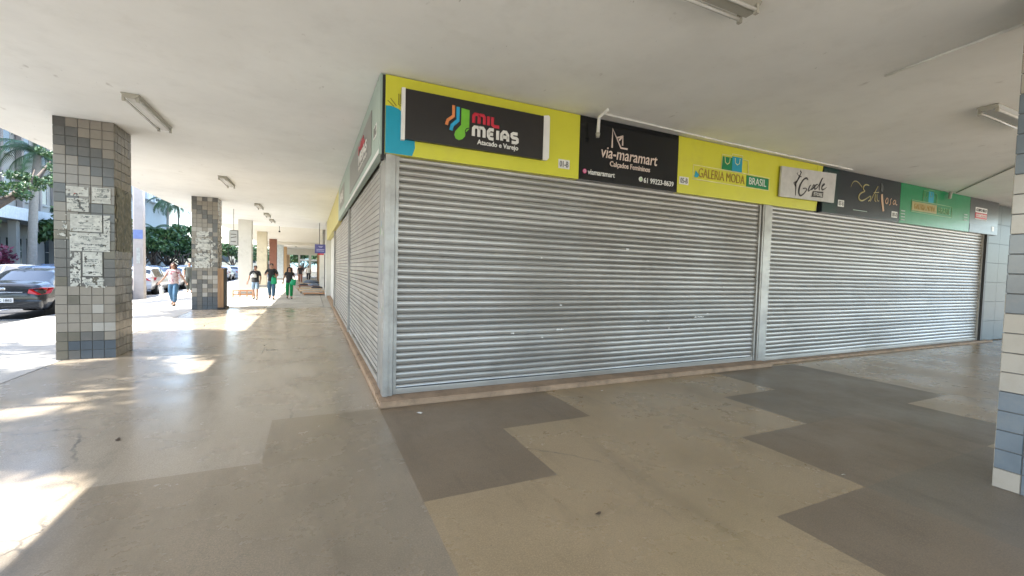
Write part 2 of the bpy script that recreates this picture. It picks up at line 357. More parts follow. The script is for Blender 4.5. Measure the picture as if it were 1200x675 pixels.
# ------------------------------------------------------------------ shop building with roller shutters
shop = tag(emptyo("shop_building", (.754, 5.25, 0)), "corner shop block with grey roller shutters closed on both sides", "building")
def shift(o, v): o.data.transform(Matrix.Translation(Vector(v))); return o
SO = Vector((-.754, -5.25, 0))     # everything below is built in world numbers and moved into the block's frame
bm = bmesh.new()
box(bm, .94, 27, 5.70, 26.0, 0.002, H - .004)
shift(meshobj("wall", bm, M_white, shop), SO)
bm = bmesh.new(); box(bm, .754, 8.0, 5.28, 5.69, 0, .075); box(bm, 8.0, 18.1, 5.42, 5.69, 0, .045); box(bm, .754, .939, 5.69, 26.1, 0, .11)
bmesh.ops.bevel(bm, geom=[e for e in bm.edges], offset=.012, segments=2, affect='EDGES')
shift(meshobj("plinth", bm, M_plinth, shop), SO)
def shutter(a, b, z0, z1, d, side, m, nm="roller_shutter"):
    """slat curtain as one rolled profile between a and b, in wall plane d"""
    pitch = .0835; n = int((z1 - z0 - .07) / pitch) + 1
    prof = []
    z = z1
    for k in range(n):
        zt = z1 - k * pitch
        for fz, fd in ((0, -.003), (.06, -.003), (.10, .006), (.22, .012), (.42, .016), (.6, .015), (.80, .010), (.93, .003)):
            zz = zt - fz * pitch
            if zz < z0 + .07: break
            prof.append((fd, zz, fz))
    nx = max(2, int(abs(b - a) / .35)); bm = bmesh.new(); rows = []
    for i in range(nx + 1):
        x = a + (b - a) * i / nx
        row = []
        for fd, zz, fz in prof:
            wob = .006 * noise.noise(Vector((x * .7, zz * 1.3, d))) + .003 * noise.noise(Vector((x * 1.5, zz * 9, d + 3)))
            p = (x, d - fd - wob, zz + .006 * noise.noise(Vector((x * .8, zz * 5, 7)))) if side == 'F' else (d - fd - wob, x, zz)
            row.append(bm.verts.new(p))
        rows.append(row)
    for A, B in zip(rows, rows[1:]):
        for k in range(len(A) - 1):
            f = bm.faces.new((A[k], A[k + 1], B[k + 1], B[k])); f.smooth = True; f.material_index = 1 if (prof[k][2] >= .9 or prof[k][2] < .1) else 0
    bmesh.ops.recalc_face_normals(bm, faces=bm.faces[:])
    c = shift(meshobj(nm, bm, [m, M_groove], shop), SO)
    lo, hi = min(a, b), max(a, b)
    def bx(nm, u0, u1, d0, d1, q0, q1, mm, bev=.004):
        dims = (u0, u1, d0, d1, q0, q1) if side == 'F' else (d0, d1, u0, u1, q0, q1)
        return shift(boxo(nm, dims, mm, c, bev), SO)
    bx("bottom_bar", lo + .002, hi - .002, d - .035, d + .02, z0, z0 + .072, m)
    bx("guide_rail", lo - .045, lo, d - .045, d + .03, z0, z1, M_galv); bx("guide_rail", hi, hi + .045, d - .045, d + .03, z0, z1, M_galv)
    bx("shadow_box", lo - .02, hi + .02, d + .032, d + .06, z0, z1, M_blk, 0)
    return c
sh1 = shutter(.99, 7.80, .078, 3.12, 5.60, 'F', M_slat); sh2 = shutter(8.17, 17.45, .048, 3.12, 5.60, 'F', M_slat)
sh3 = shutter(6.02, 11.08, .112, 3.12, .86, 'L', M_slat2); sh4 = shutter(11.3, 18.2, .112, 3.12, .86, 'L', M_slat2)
sh1['label'] = "wide scuffed grey shutter under the lime and black signs"; sh2['label'] = "brighter grey shutter beside the tiled column"
sh3['label'] = "tall shutter nearest the corner on the street side"; sh4['label'] = "farther shutter on the street side"
# white chips and dents on the big shutter
bm = bmesh.new()
for (x, z, l) in ((3.35, .83, .13), (2.6, .80, .05), (5.1, .92, .06), (6.2, .96, .24), (4.62, 2.1, .06), (3.4, 1.2, .04), (3.1, .72, .03), (6.5, 1.02, .05), (3.05, 1.9, .03), (6.9, 1.5, .04), (5.6, .78, .03)):
    n = 7; pts = [(x + l * (k / n), z + rnd.uniform(-.006, .01) + (.012 if k % 2 else 0)) for k in range(n + 1)] + [(x + l * (k / n), z - rnd.uniform(.003, .012)) for k in range(n, -1, -1)]
    bm.faces.new([bm.verts.new((p[0], 5.5722 - .001, p[1])) for p in pts])
bmesh.ops.recalc_face_normals(bm, faces=bm.faces[:])
for f in bm.faces:
    if f.normal.y > 0: f.normal_flip()
shift(meshobj("paint_chips", bm, M_chip, sh1), SO)
bm = bmesh.new()
box(bm, .815, .875, 5.50, 5.93, .077, 3.10); box(bm, .877, .937, 5.52, 5.64, .077, 3.10)
shift(meshobj("corner_post", bm, M_galv, shop), SO)
bm = bmesh.new(); box(bm, 7.86, 8.11, 5.53, 5.66, .03, 3.10); box(bm, 7.90, 8.07, 5.522, 5.53, .03, 3.10)
shift(meshobj("pilaster", bm, M_galv, shop), SO)
bm = bmesh.new(); box(bm, 17.50, 17.62, 5.50, 5.64, .02, 3.12)
shift(meshobj("end_post", bm, mat("dark_post", (.03, .03, .03), .5), shop), SO)
bm = bmesh.new()
for k in range(10):
    for r_ in range(7):
        box(bm, 17.64 + k * .92 + .004, 17.64 + (k + 1) * .92 - .004, 5.56, 5.66, .02 + r_ * .57 + .004, .02 + (r_ + 1) * .57 - .004)
shift(meshobj("glossy_panels", bm, M_glasstile, shop), SO)
bm = bmesh.new(); box(bm, .80, .90, 11.10, 11.24, .112, 3.1); shift(meshobj("side_post", bm, M_galv, shop), SO)
bm = bmesh.new(); box(bm, .80, .92, 18.26, 18.6, .112, 3.1); shift(meshobj("side_post", bm, M_galv, shop), SO)
# boards over the side shutters, above eye level: cream fascia beyond the printed boards
shift(boxo("side_fascia", (.74, .92, 14.3, 25.9, 3.06, H - .006), M_yellowwall, shop, .006), SO)
# posts and patched plaster at the far end of the block
bm = bmesh.new(); box(bm, .70, 1.5, 25.0, 26.4, 0, H - .005); shift(meshobj("end_pier", bm, M_white, shop), SO)
# graffiti flecks / paint on the corner post
bm = bmesh.new()
for k in range(26):
    z = rnd.uniform(.7, 2.4); y = rnd.uniform(5.55, 5.9); h_ = rnd.uniform(.02, .12)
    f = bm.faces.new([bm.verts.new((.8135, y + a * .02, z + b * h_)) for a, b in ((0, 0), (1, .2), (1.1, 1), (.2, .8))]); f.material_index = k % 4
for f in bm.faces: f.normal_update()
shift(meshobj("paint_marks", bm, [M_chip, M_wh, mat("faded_blue_marks", (.1, .3, .55), .6), mat("faded_green_marks", (.3, .5, .2), .6)], shop), SO)

# ------------------------------------------------------------------ shop signs, front
SD = 5.49   # sign face plane (built to stand proud of the shutters)
D = SD
def sign(name, label, x0, x1, z0, z1, m, side='F', d=SD, th=.10, cat="shop sign", group=None):
    if side == 'F': s = boxo(name, (x0, x1, d, d + th, z0, z1), m, None, .004)
    else: s = boxo(name, (d, d + th, x0, x1, z0, z1), m, None, .004)
    return tag(s, label, cat, group)
ZB, ZT = 3.095, H - .012
# 1: lime board, black panel
s1 = sign("shop_sign", "lime yellow board with cyan corner and black MIL MEIAS panel above the first shutter", .80, 3.605, ZB, ZT, M_lime)
arc = [(.803, ZB + .003), (.803, 3.67)] + [(.803 + .36 * math.sin(t), 3.36 + .31 * math.cos(t)) for t in [k * math.pi / 2 / 8 for k in range(1, 8)]] + [(1.163, 3.30), (1.19, 3.2), (1.15, ZB + .003)]
arc = [(.803, ZB + .004), (.803, 3.665), (.87, 3.67), (.95, 3.65), (1.03, 3.60), (1.09, 3.52), (1.13, 3.42), (1.16, 3.3), (1.165, 3.2), (1.13, ZB + .004)]
flat("cyan_corner", arc, M_cyan, s1, d=D)
strokes("pencil_print", [[(.825, 3.73), (.90, 3.67)], [(.86, 3.76), (.93, 3.68)], [(.955, 3.83), (.955, 3.70)], [(.955, 3.70), (1.01, 3.69)], [(.975, 3.83), (.975, 3.72), (1.01, 3.71)]], .008, M_limed, s1, d=D)
bp = flat("black_panel", rect(1.03, 2.96, 3.285, 3.895), M_black, s1, d=D, off=.002, th=.05)
flat("white_trim", rect(.985, 1.028, 3.27, 3.90), M_wh, s1, d=D, off=.002, th=.055); flat("white_trim", [(2.962, 3.285), (3.03, 3.285), (3.06, 3.32), (3.06, 3.89), (3.04, 3.915), (2.962, 3.90)], M_wh, s1, d=D, off=.002, th=.055)
DP = D - .052
# three socks
strokes("sock_print", [[(1.64, 3.80), (1.64, 3.665), (1.565, 3.60), (1.55, 3.54)]], .042, M_org, s1, d=DP)
strokes("sock_print", [[(1.70, 3.79), (1.70, 3.62), (1.625, 3.545), (1.61, 3.48)]], .05, M_lblue, s1, d=DP)
flat("sock_print", [(1.745, 3.785), (1.745, 3.57), (1.67, 3.48), (1.655, 3.43), (1.675, 3.385), (1.72, 3.37), (1.765, 3.39), (1.80, 3.43), (1.81, 3.485), (1.855, 3.53), (1.855, 3.775)], M_lgreen, s1, d=DP)
strokes("heel_line", [[(1.85, 3.545), (1.815, 3.53), (1.80, 3.50), (1.805, 3.465)]], .012, M_black, s1, d=DP, off=.01)
# rounded block letters, unit cell: x 0..1, y 0..1
def LTR(c):
    if c == 'm': return [[(0, 0), (0, .8), (.12, 1), (.38, 1), (.5, .8), (.5, 0)], [(.5, .8), (.62, 1), (.88, 1), (1, .8), (1, 0)]]
    if c == 'i': return [[(0, 0), (0, 1)]]
    if c == 'l': return [[(0, 1), (0, .15), (.2, 0), (.75, 0)]]
    if c == 'e': return [[(1, 0), (.3, 0), (0, .25), (0, .75), (.3, 1), (1, 1)], [(0, .5), (.9, .5)]]
    if c == 'a': return [[(0, 0), (0, .7), (.3, 1), (.7, 1), (1, .7), (1, 0)], [(0, .42), (1, .42)]]
    if c == 's': return [[(0, 0), (.75, 0), (1, .12), (1, .4), (.8, .52), (.2, .52), (0, .64), (0, .88), (.25, 1), (1, 1)]]
def word(nm, chars, x, y, h, wd, m, par, pen, gap, d):
    for c, w_ in zip(chars, wd):
        strokes(nm, LTR(c), pen, m, par, d=d, tr=lambda a, b, x=x, w_=w_: (x + a * w_, y + b * h)); x += w_ + pen + gap
word("red_letter", "mil", 1.915, 3.625, .115, (.15, .0, .13), M_red, s1, .046, .012, DP)
word("white_letter", "meias", 1.915, 3.455, .12, (.15, .075, .0, .09, .085), M_wh, s1, .046, .014, DP)
text("small_lettering", "Atacado e Varejo", 1.97, 2.57, 3.335, 3.42, M_wh, s1, d=DP, bold=.02)
def num(s, par, x0, x1, z0, z1, t, side='F', d=None):
    q = flat("number_sticker", rect(x0, x1, z0, z1), M_wh, par, side=side, d=d or D)
    text("number", t, x0 + .02, x1 - .02, z0 + .02, z1 - .02, M_greyv, q, side=side, d=d or D, off=.008, bold=.02)
num(s1, s1, 3.25, 3.44, 3.215, 3.345, "01-B")
# 2: black
s2 = sign("shop_sign", "glossy black board with pale via-maramart lettering and M logo", 3.61, 5.575, ZB, ZT, M_blackg)
strokes("monogram", [[(4.20, 3.64), (4.20, 3.93), (4.37, 3.66), (4.50, 3.66)], [(4.28, 3.80), (4.40, 3.85), (4.40, 3.70)], [(4.33, 3.77), (4.40, 3.85)]], .03, M_pinkish, s2, d=D)
text("lettering", "via-maramart", 4.0, 5.12, 3.47, 3.635, M_pinkish, s2, d=D, bold=.006, shear=.15)
text("small_lettering", "Calçados Femininos", 4.17, 4.97, 3.335, 3.435, M_pinkish, s2, d=D, bold=.012)
fl = flat("handle_icon", disc(3.71, 3.225, .035), M_magenta, s2, d=D); strokes("icon_ring", [disc(3.71, 3.225, .018, 10) + [(3.728, 3.225)]], .006, M_wh, fl, d=D, off=.008)
text("small_lettering", "viamaramart", 3.765, 4.27, 3.185, 3.26, M_wh, s2, d=D, bold=.015)
fl = flat("phone_icon", disc(4.79, 3.225, .04), M_wh, s2, d=D); strokes("icon_ring", [disc(4.79, 3.225, .02, 10) + [(4.81, 3.225)]], .007, M_lgreen, fl, d=D, off=.008)
text("small_lettering", "61 99223-8639", 4.85, 5.49, 3.175, 3.26, M_wh, s2, d=D, bold=.015)
# 3: lime gallery board
s3 = sign("shop_sign", "lime board reading GALERIA MODA BRASIL beside the white Gisele board", 5.58, 9.40, ZB, ZT, M_lime)
flat("slanted_edge", [(9.405, ZB + .003), (9.405, ZT - .003), (9.6, ZT - .003), (9.42, ZB + .003)], M_lime, s3, d=D + .02, th=.02)
num(s3, s3, 5.62, 5.83, 3.24, 3.37, "05-B")
def gallery(par, x0, x1, z0, z1, xb, bag0, bag1, ztop, pale, full=True):
    strokes("outline", [[(x0, z0), (x0, z1), (xb, z1), (x1, z1 - .01), (x1, z0), (x0, z0)]], .02, pale, par, d=D)
    if full:
        text("gallery_lettering", "GALERIA MODA", x0 + .13, xb - .05, z0 + .045, z1 - .035, M_goldd, par, d=D, bold=-.004)
        a = flat("green_label", rect(xb, x1 - .02, z0 + .012, z1 - .02), M_green, par, d=D); text("gallery_lettering", "BRASIL", xb + .07, x1 - .09, z0 + .06, z1 - .05, M_wh, a, d=D, off=.008)
        flat("blue_drop", [(x0 + .03, z0 + .04), (x0 + .10, z0 + .03), (x0 + .15, z0 + .08), (x0 + .06, z0 + .15)], M_cyan, par, d=D)
    else:
        a = flat("gold_label", rect(x0 + .03, xb, z0 + .03, z1 - .03), M_gold, par, d=D); text("gallery_lettering", "GALERIA MODA", x0 + .12, xb - .08, z0 + .07, z1 - .07, M_goldd, a, d=D, off=.008)
        text("gallery_lettering", "BRASIL", xb + .08, x1 - .08, z0 + .06, z1 - .07, pale, par, d=D)
    w_ = (bag1 - bag0) / 2.6
    for k, mm in enumerate((M_green, M_cyan)):
        a = flat("bag_print", rect(bag0 + k * w_, bag0 + (k + 1) * w_, z1 + .01, ztop - .03 + .03 * k), mm, par, d=D, th=.004 + k * .002)
        strokes("bag_handle", [[(bag0 + (k + .25) * w_, ztop - .04 + .02 * k), (bag0 + (k + .3) * w_, ztop - .13 + .02 * k), (bag0 + (k + .5) * w_, ztop - .16 + .02 * k), (bag0 + (k + .7) * w_, ztop - .13 + .02 * k), (bag0 + (k + .75) * w_, ztop - .04 + .02 * k)]], .015, pale, a, d=D, off=.01)
    strokes("outline", [[(bag0 - .02, z1 + .01), (bag0, ztop), (bag0 + w_ * .9, ztop), (bag0 + w_, ztop + .04), (bag0 + 2 * w_, ztop + .04), (bag0 + 2 * w_, ztop - .02), (bag1, ztop - .03), (bag1 + .02, z1 + .01)]], .018, pale, par, d=D, off=.009)
gallery(s3, 5.93, 7.92, 3.36, 3.60, 7.28, 6.62, 7.3, 3.87, mat("pale_lime_vinyl", (.7, .68, .3), .4))
# 4: white Gisele board hung over the joint
s4 = tag(flat("hung_board", [(8.17, 3.27), (9.93, 3.30), (9.97, 3.91), (8.19, 3.85)], mat("white_board", (.5, .49, .46), .4), None, d=D - .03, off=0, th=.03), "small white board with black Gisele script hung over the lime board", "shop sign")
DB = D - .06
GX = lambda px: 8.17 + (px - 15) / 780 * 1.78
def gz(px, py): return 3.87 - (py - 25 - (px - 40) * .19) / 445 * .60
def gp(L): return [(GX(a[0]), gz(a[0], a[1])) + tuple(a[2:]) for a in L]
strokes("figure_print", [gp([(270, 100, 1.6), (285, 125, 1.6), (265, 175, 1.6), (290, 190, .8)]), gp([(268, 175, 2.2), (240, 240, 1.6), (215, 280, 2.4), (222, 330, 1.6), (222, 460, .6)]), gp([(245, 235, .7), (190, 275, .7), (215, 330, .7)]), gp([(240, 130, .6), (225, 140, .6), (255, 175, .6)])], .022, M_black, s4, d=DB)
strokes("script_lettering", [gp([(380, 235, 1), (375, 205, 1.6), (330, 215, 1), (280, 300, 1.5), (260, 400, 2), (280, 470, 1.4), (330, 450, 1), (375, 380, .8), (365, 350, .8), (320, 360, .8)]),
    gp([(425, 310, .8), (395, 370, 1.4), (395, 410, .8), (440, 370, .5), (470, 290, .6), (480, 330, 1), (450, 380, 1.2), (430, 380, .5)]),
    gp([(525, 300, .8), (490, 310, 1.2), (480, 380, 1.4), (520, 360, .6), (560, 270, .8), (605, 190, .6), (580, 230, 1.2), (545, 350, 1.4), (555, 390, .8)]),
    gp([(590, 340, .6), (630, 310, .9), (625, 285, .8), (590, 330, 1.4), (590, 390, 1.3), (640, 370, .6), (660, 345, .4)])], .028, M_black, s4, d=DB, smooth=True)
a = flat("black_label", gp([(445, 485), (610, 505), (612, 415), (460, 400)]), M_black, s4, d=DB, off=.006); text("label_lettering", "STORE", GX(470), GX(595), gz(530, 478), gz(530, 428), M_wh, a, d=DB, off=.013)
# 5: dark board
s5 = sign("shop_sign", "dark slate board with gold script and a tall figure print", 9.62, 12.68, ZB, ZT, M_gdark)
flat("teal_band", [(9.63, ZB + .01), (10.15, ZB + .01), (10.15, ZT - .01), (9.63, ZT - .01)], M_dgreen, s5, d=D, th=.003)
num(s5, s5, 10.18, 10.4, 3.26, 3.40, "07-B")
strokes("script_lettering", [[(10.62, 3.72, .5), (10.68, 3.86, .6), (10.9, 3.86, .8), (11.05, 3.75, .7)], [(11.32, 3.82, .7), (11.2, 3.84, 1), (11.1, 3.78, 1.2), (11.1, 3.70, 1), (11.2, 3.68, .7), (10.98, 3.62, 1.2), (10.92, 3.50, 1.5), (11.05, 3.44, 1.2), (11.25, 3.52, .7), (11.42, 3.62, .7), (11.4, 3.50, 1.1), (11.32, 3.47, .6)],
    [(11.40, 3.47, .6), (11.5, 3.6, .8), (11.68, 3.84, .8)], [(11.52, 3.68, .6), (11.74, 3.71, .6)], [(11.60, 3.66, 1), (11.55, 3.47, 1), (11.64, 3.50, .6)], [(11.66, 3.66, .9), (11.66, 3.47, .9), (11.76, 3.52, .6)]], .032, M_gold, s5, d=D, smooth=True)
strokes("script_lettering", [[(12.1, 3.62, .8), (12.02, 3.56, 1), (12.06, 3.47, 1), (12.16, 3.52, 1), (12.12, 3.62, .8)], [(12.28, 3.62, .8), (12.22, 3.57, .8), (12.28, 3.5, .8), (12.2, 3.46, .8)], [(12.45, 3.6, .8), (12.36, 3.58, .8), (12.36, 3.48, 1), (12.46, 3.52, .8), (12.48, 3.62, .8), (12.47, 3.47, .8), (12.55, 3.5, .6)]], .03, M_skin2, s5, d=D, smooth=True)
strokes("figure_print", [[(11.82, 3.92, .8), (11.86, 3.85, 1.6), (11.84, 3.74, 1.8)]], .06, mat("dim_print", (.06, .065, .06), .4), s5, d=D)
strokes("figure_print", [[(11.86, 3.68, 1.4), (11.88, 3.58, 1.6), (11.92, 3.45, 1.5), (11.97, 3.3, 1.2)]], .06, M_skin2, s5, d=D)
num(s5, s5, 12.33, 12.58, 3.19, 3.33, "08-B")
strokes("fine_print", [[(10.75, 3.235), (11.3, 3.235)]], .02, M_seafoam, s5, d=D)
# 6: green
s6 = sign("shop_sign", "green board with gold GALERIA MODA label and bag print", 12.69, 16.30, ZB, ZT, M_green)
gallery(s6, 13.2, 15.25, 3.40, 3.68, 14.45, 13.75, 14.4, 3.96, mat("dim_lime_print", (.2, .36, .16), .4), False)
strokes("fine_print", [[(12.74, z), (12.92, z)] for z in (3.17, 3.24, 3.31, 3.38)] + [[(15.95, z), (16.15, z)] for z in (3.4, 3.47, 3.54)], .03, M_seafoam, s6, d=D)
# 7: last dark board
s7 = sign("shop_sign", "dark grey board with white and red label at the far end of the row", 16.31, 18.1, ZB, ZT, mat("dark_grey_vinyl", (.05, .055, .055), .3))
flat("pale_band", rect(16.32, 18.09, ZB + .01, 3.32), mat("blue_grey_vinyl", (.13, .16, .2), .35), s7, d=D)
a = flat("white_label", rect(16.62, 17.34, 3.66, 3.80), M_wh, s7, d=D); text("label_lettering", "CORPO BELO", 16.66, 17.30, 3.69, 3.77, M_black, a, d=D, off=.008, bold=.02)
a = flat("red_label", rect(16.62, 17.34, 3.50, 3.65), M_red, s7, d=D); text("label_lettering", "COSMETICOS", 16.66, 17.30, 3.53, 3.62, M_wh, a, d=D, off=.008, bold=.02)
strokes("label_rule", [[(16.62, 3.48), (17.34, 3.48)]], .02, M_wh, s7, d=D)
flat("number_sticker", rect(17.7, 17.83, 3.2, 3.33), M_wh, s7, d=D, off=.007)
# side boards (facing the street side)
DL = .735
def LS(name, label, y0, y1, m): return sign(name, label, y0, y1, 3.08, H - .012, m, side='L', d=DL, th=.07)
l1 = LS("side_sign", "long sea-green board with grey panel on the street side next to the corner", 5.50, 11.2, M_seafoam)
lp = flat("grey_panel", rect(-9.9, -6.25, 3.24, 3.84), M_greyv, l1, side='L', d=DL)
text("lettering", "MIL", -8.0, -7.0, 3.62, 3.76, M_red, lp, side='L', d=DL, off=.01, bold=.03); text("lettering", "MEIAS", -8.0, -6.75, 3.44, 3.60, M_wh, lp, side='L', d=DL, off=.01, bold=.03)
text("small_lettering", "Atacado e Varejo", -8.0, -6.75, 3.33, 3.41, M_wh, lp, side='L', d=DL, off=.01, bold=.01)
num(l1, l1, -6.0, -5.72, 3.36, 3.52, "01-B", side='L', d=DL)
flat("pale_edge", rect(-11.19, -5.51, 3.085, 3.14), M_wh, l1, side='L', d=DL)
l2 = LS("side_sign", "far sea-green board with small grey panel on the street side", 11.22, 14.28, M_seafoam)
lp = flat("grey_panel", rect(-13.6, -11.7, 3.3, 3.82), M_greyv, l2, side='L', d=DL); text("lettering", "MEIAS", -13.3, -12.0, 3.45, 3.68, M_wh, lp, side='L', d=DL, off=.01, bold=.03)
# black strip between the boards at the corner
tag(boxo("corner_strip", (.765, .797, 5.493, 5.60, 3.02, H - .02), M_blk), "black strip of dark gap between the two boards at the corner", "trim")

# ------------------------------------------------------------------ tiled columns
def tiled_column(x0, y0, w_, pat, mats, label, h_=H):
    root = tag(emptyo("tiled_column", (x0 + w_ / 2, y0 + w_ / 2, 0)), label, "column")
    c = w_ / 2; bm = bmesh.new(); box(bm, -c + .008, c - .008, -c + .008, c - .008, 0, h_ - .003); meshobj("core", bm, M_grout, root)
    n = 5; tw = w_ / n; nr = int(round(h_ / tw)); th = h_ / nr; bm = bmesh.new()
    for face in range(4):
        for i in range(n):
            for r in range(nr):
                k = pat(face, i, r, nr)
                if k is None: continue
                a0, a1 = -c + i * tw + .002, -c + (i + 1) * tw - .002; z1 = h_ - r * th - .003; z0 = h_ - (r + 1) * th + .002
                o0 = -c + .008; o1 = -c - rnd.uniform(0, .0012)
                vs = []
                for (a, z, o) in ((a0, z0, o0), (a1, z0, o0), (a1, z1, o0), (a0, z1, o0), (a0 + .003, z0 + .003, o1), (a1 - .003, z0 + .003, o1), (a1 - .003, z1 - .003, o1), (a0 + .003, z1 - .003, o1)):
                    p = Vector((a, o, z)); p.rotate(Matrix.Rotation(face * math.pi / 2, 3, 'Z')); vs.append(bm.verts.new(p))
                for f in ((4, 5, 6, 7), (0, 1, 5, 4), (1, 2, 6, 5), (2, 3, 7, 6), (3, 0, 4, 7)): bm.faces.new([vs[q] for q in f]).material_index = k
    bmesh.ops.recalc_face_normals(bm, faces=bm.faces[:])
    meshobj("tiles", bm, mats, root)
    return root
def pat1(face, i, r, nr):
    q = random.Random(face * 1000 + i * 100 + r)
    if face == 0:
        if r == 0 and i == 0: return None
        if r < i - 0 and i > 0 and r <= (0, 0, 1, 2, 3)[i]: return 1
        if r < 3 + i: return 0
        if r < 9: return 1 if r < 7 + i * .8 else 0
        b = nr - 1 - r
        if b == 0: return 4 if i == 0 else (0 if i == 1 else 2)
        if b == 1: return 4 if i == 0 else 2
        if b == 2: return 4 if i < 2 else (0 if i < 4 else 1)
        if b < 8: return q.choice((1, 1, 1, 3)) if i > 1 else q.choice((1, 4, 1))
        return 1 if i < 2 and b > 13 else q.choice((0, 0, 0, 4))
    if face == 1:
        b = nr - 1 - r
        return q.choice((4, 4, 0)) if b > 8 else q.choice((4, 1, 4, 1))
    return q.choice((0, 1, 4))
def pat2(face, i, r, nr):
    q = random.Random(face * 77 + i * 13 + r * 5)
    if r == 0: return 3 if i in (1, 3) else 0
    if r < 3 + i: return 0 if r > i else 1
    if r < 7: return 1
    b = nr - 1 - r
    if b < 3: return 2 if i != 1 else 0
    return q.choice((0, 0, 1, 1, 3))
tiled_column(-3.87, 9.70, .78, pat1, M_t, "nearest tiled column on the street side covered in torn posters")
tiled_column(-3.87, 18.75, .78, pat2, M_t, "second tiled column with a brown board leaning beside it")
def pat3(face, i, r, nr):
    z = (nr - r - .5) * H / nr
    ii = i
    z = z + (0 if ii == 0 else .157 * (2 if ii == 1 else -3 * (ii - 1)))
    # bands: white at the foot, four blue, four white, four blue...
    if z < .157: return 0
    return 1 if int((z - .157) / .628) % 2 == 0 else 0
tiled_column(5.20, .705, .80, pat3, M_tw, "white and blue tiled column at the right edge beside the passage")
def plain_column(x0, x1, y, m, label, h_=H - .003, extra=None):
    root = tag(emptyo("plain_column", ((x0 + x1) / 2, y + .3, 0)), label, "column", None)
    a = (x1 - x0) / 2; boxo("shaft", (-a, a, -.3, .3, 0, h_), m, root, .012); boxo("foot_band", (-a - .012, a + .012, -.312, .312, 0, .18), mat("skirting_grey", (.3, .28, .25), .6), root, .006)
    return root
plain_column(-3.56, -2.94, 27.1, M_white, "white square column behind the three walkers")
plain_column(-3.58, -2.95, 36.0, M_cream, "cream column beyond the white one")
plain_column(-3.54, -2.94, 45.6, M_rust, "red brown painted column between cream and pale ones")
plain_column(-3.5, -2.85, 54.6, mat("pale_column", (.55, .6, .6), .6, dirt=(.3, .3, .3), dscale=8), "pale grey column just past the red brown one")
plain_column(-3.45, -2.93, 63.5, M_tan, "tan column last but one in the arcade")
plain_column(-3.4, -2.85, 70.3, M_tan, "tan column at the far end of the arcade")
# posters
def poster(label, x0, x1, z0, z1, tear, side='F', d=9.69, seed=0, ink=.4, red=False, m=None):
    """paper sheet with ragged torn border and printed blocks, as a fine grid of cells"""
    q = random.Random(seed); s = .011; nx = max(3, int((x1 - x0) / s)); nz = max(3, int((z1 - z0) / s)); M = plane_mat(side, d)
    bm = bmesh.new(); bi = bmesh.new(); off = .003
    lines = [(q.uniform(0, 1), q.uniform(.01, .05), q.uniform(0, .4), q.uniform(.5, 1)) for _ in range(11)]
    for i in range(nx):
        for j in range(nz):
            u = (i + .5) / nx; v = (j + .5) / nz
            e = min(u, 1 - u, v, 1 - v) * min(nx, nz) * s
            t = noise.noise(Vector((u * (x1 - x0) * 14 + seed * 9, v * (z1 - z0) * 14, seed))) + .5 * noise.noise(Vector((i * .45, j * .45, seed + 5)))
            if t * .5 + .5 < tear * (1.15 - e * 4): continue
            a = (x0 + i * s, z0 + j * s)
            vs = [(a[0], a[1]), (a[0] + s, a[1]), (a[0] + s, a[1] + s), (a[0], a[1] + s)]
            bm.faces.new([bm.verts.new(M @ Vector((p[0], p[1], off))) for p in vs])
            pr = any(abs(v - l[0]) < l[1] * .5 and l[2] < u < l[3] for l in lines) and e > .02
            blot = noise.noise(Vector((u * 5 + seed, v * 7, 3.3))) > .62 - ink * .35 and e > .02
            if (pr and q.random() < .75) or (blot and q.random() < .85):
                bi.faces.new([bi.verts.new(M @ Vector((p[0], p[1], off + .0012))) for p in vs])
    bmesh.ops.remove_doubles(bm, verts=bm.verts[:], dist=.0005)
    o = tag(meshobj("torn_poster", bm, m or M_paper), label, "poster", "posters pasted on the columns")
    sol = o.modifiers.new("thick", 'SOLIDIFY'); sol.thickness = .0008; sol.offset = -1
    if len(bi.faces): meshobj("print", bi, M_inkr if red else M_ink, o)
    return o
poster("torn poster with red print at the top left of the near column", -3.71, -3.42, 2.76, 2.92, .3, seed=1, red=True)
poster("small framed dark poster at the top right of the near column", -3.38, -3.13, 2.66, 2.93, .2, seed=2, ink=.9)
poster("narrow scrap of paper below the red printed poster", -3.70, -3.42, 2.50, 2.72, .4, seed=3, ink=.6)
poster("wide white poster at the middle of the near column", -3.66, -3.25, 2.17, 2.46, .26, seed=4, ink=.35)
poster("thin torn strip at the right of the wide white poster", -3.235, -3.14, 2.15, 2.46, .3, seed=5)
poster("ragged poster under the wide white one", -3.67, -3.15, 1.84, 2.15, .3, seed=6, ink=.7)
poster("white notice with dark heading low on the near column", -3.51, -3.25, 1.42, 1.83, .26, seed=7, ink=.3)
poster("shredded paper remains at the lower left of the near column", -3.67, -3.53, 1.24, 1.83, .4, seed=8, ink=.5)
poster("shredded paper remains below the white notice", -3.52, -3.18, 1.22, 1.40, .45, seed=9, ink=.6)
poster("thin scribbled paper outline left of the wide white poster", -3.82, -3.69, 2.0, 2.46, .6, seed=10)
M_glue = mat("glue_residue_paper", (.3, .29, .23), .7, var=.25, scale=12, dirt=(.12, .12, .09), dscale=9, damt=.8, dlo=.4, dhi=.6)
poster("grey pasted sheet with dark scribbles on the side of the near column", 0 - 10.42, -9.76, 1.95, 2.95, .18, side='R', d=-3.089, seed=11, ink=.6, m=M_glue) if False else None
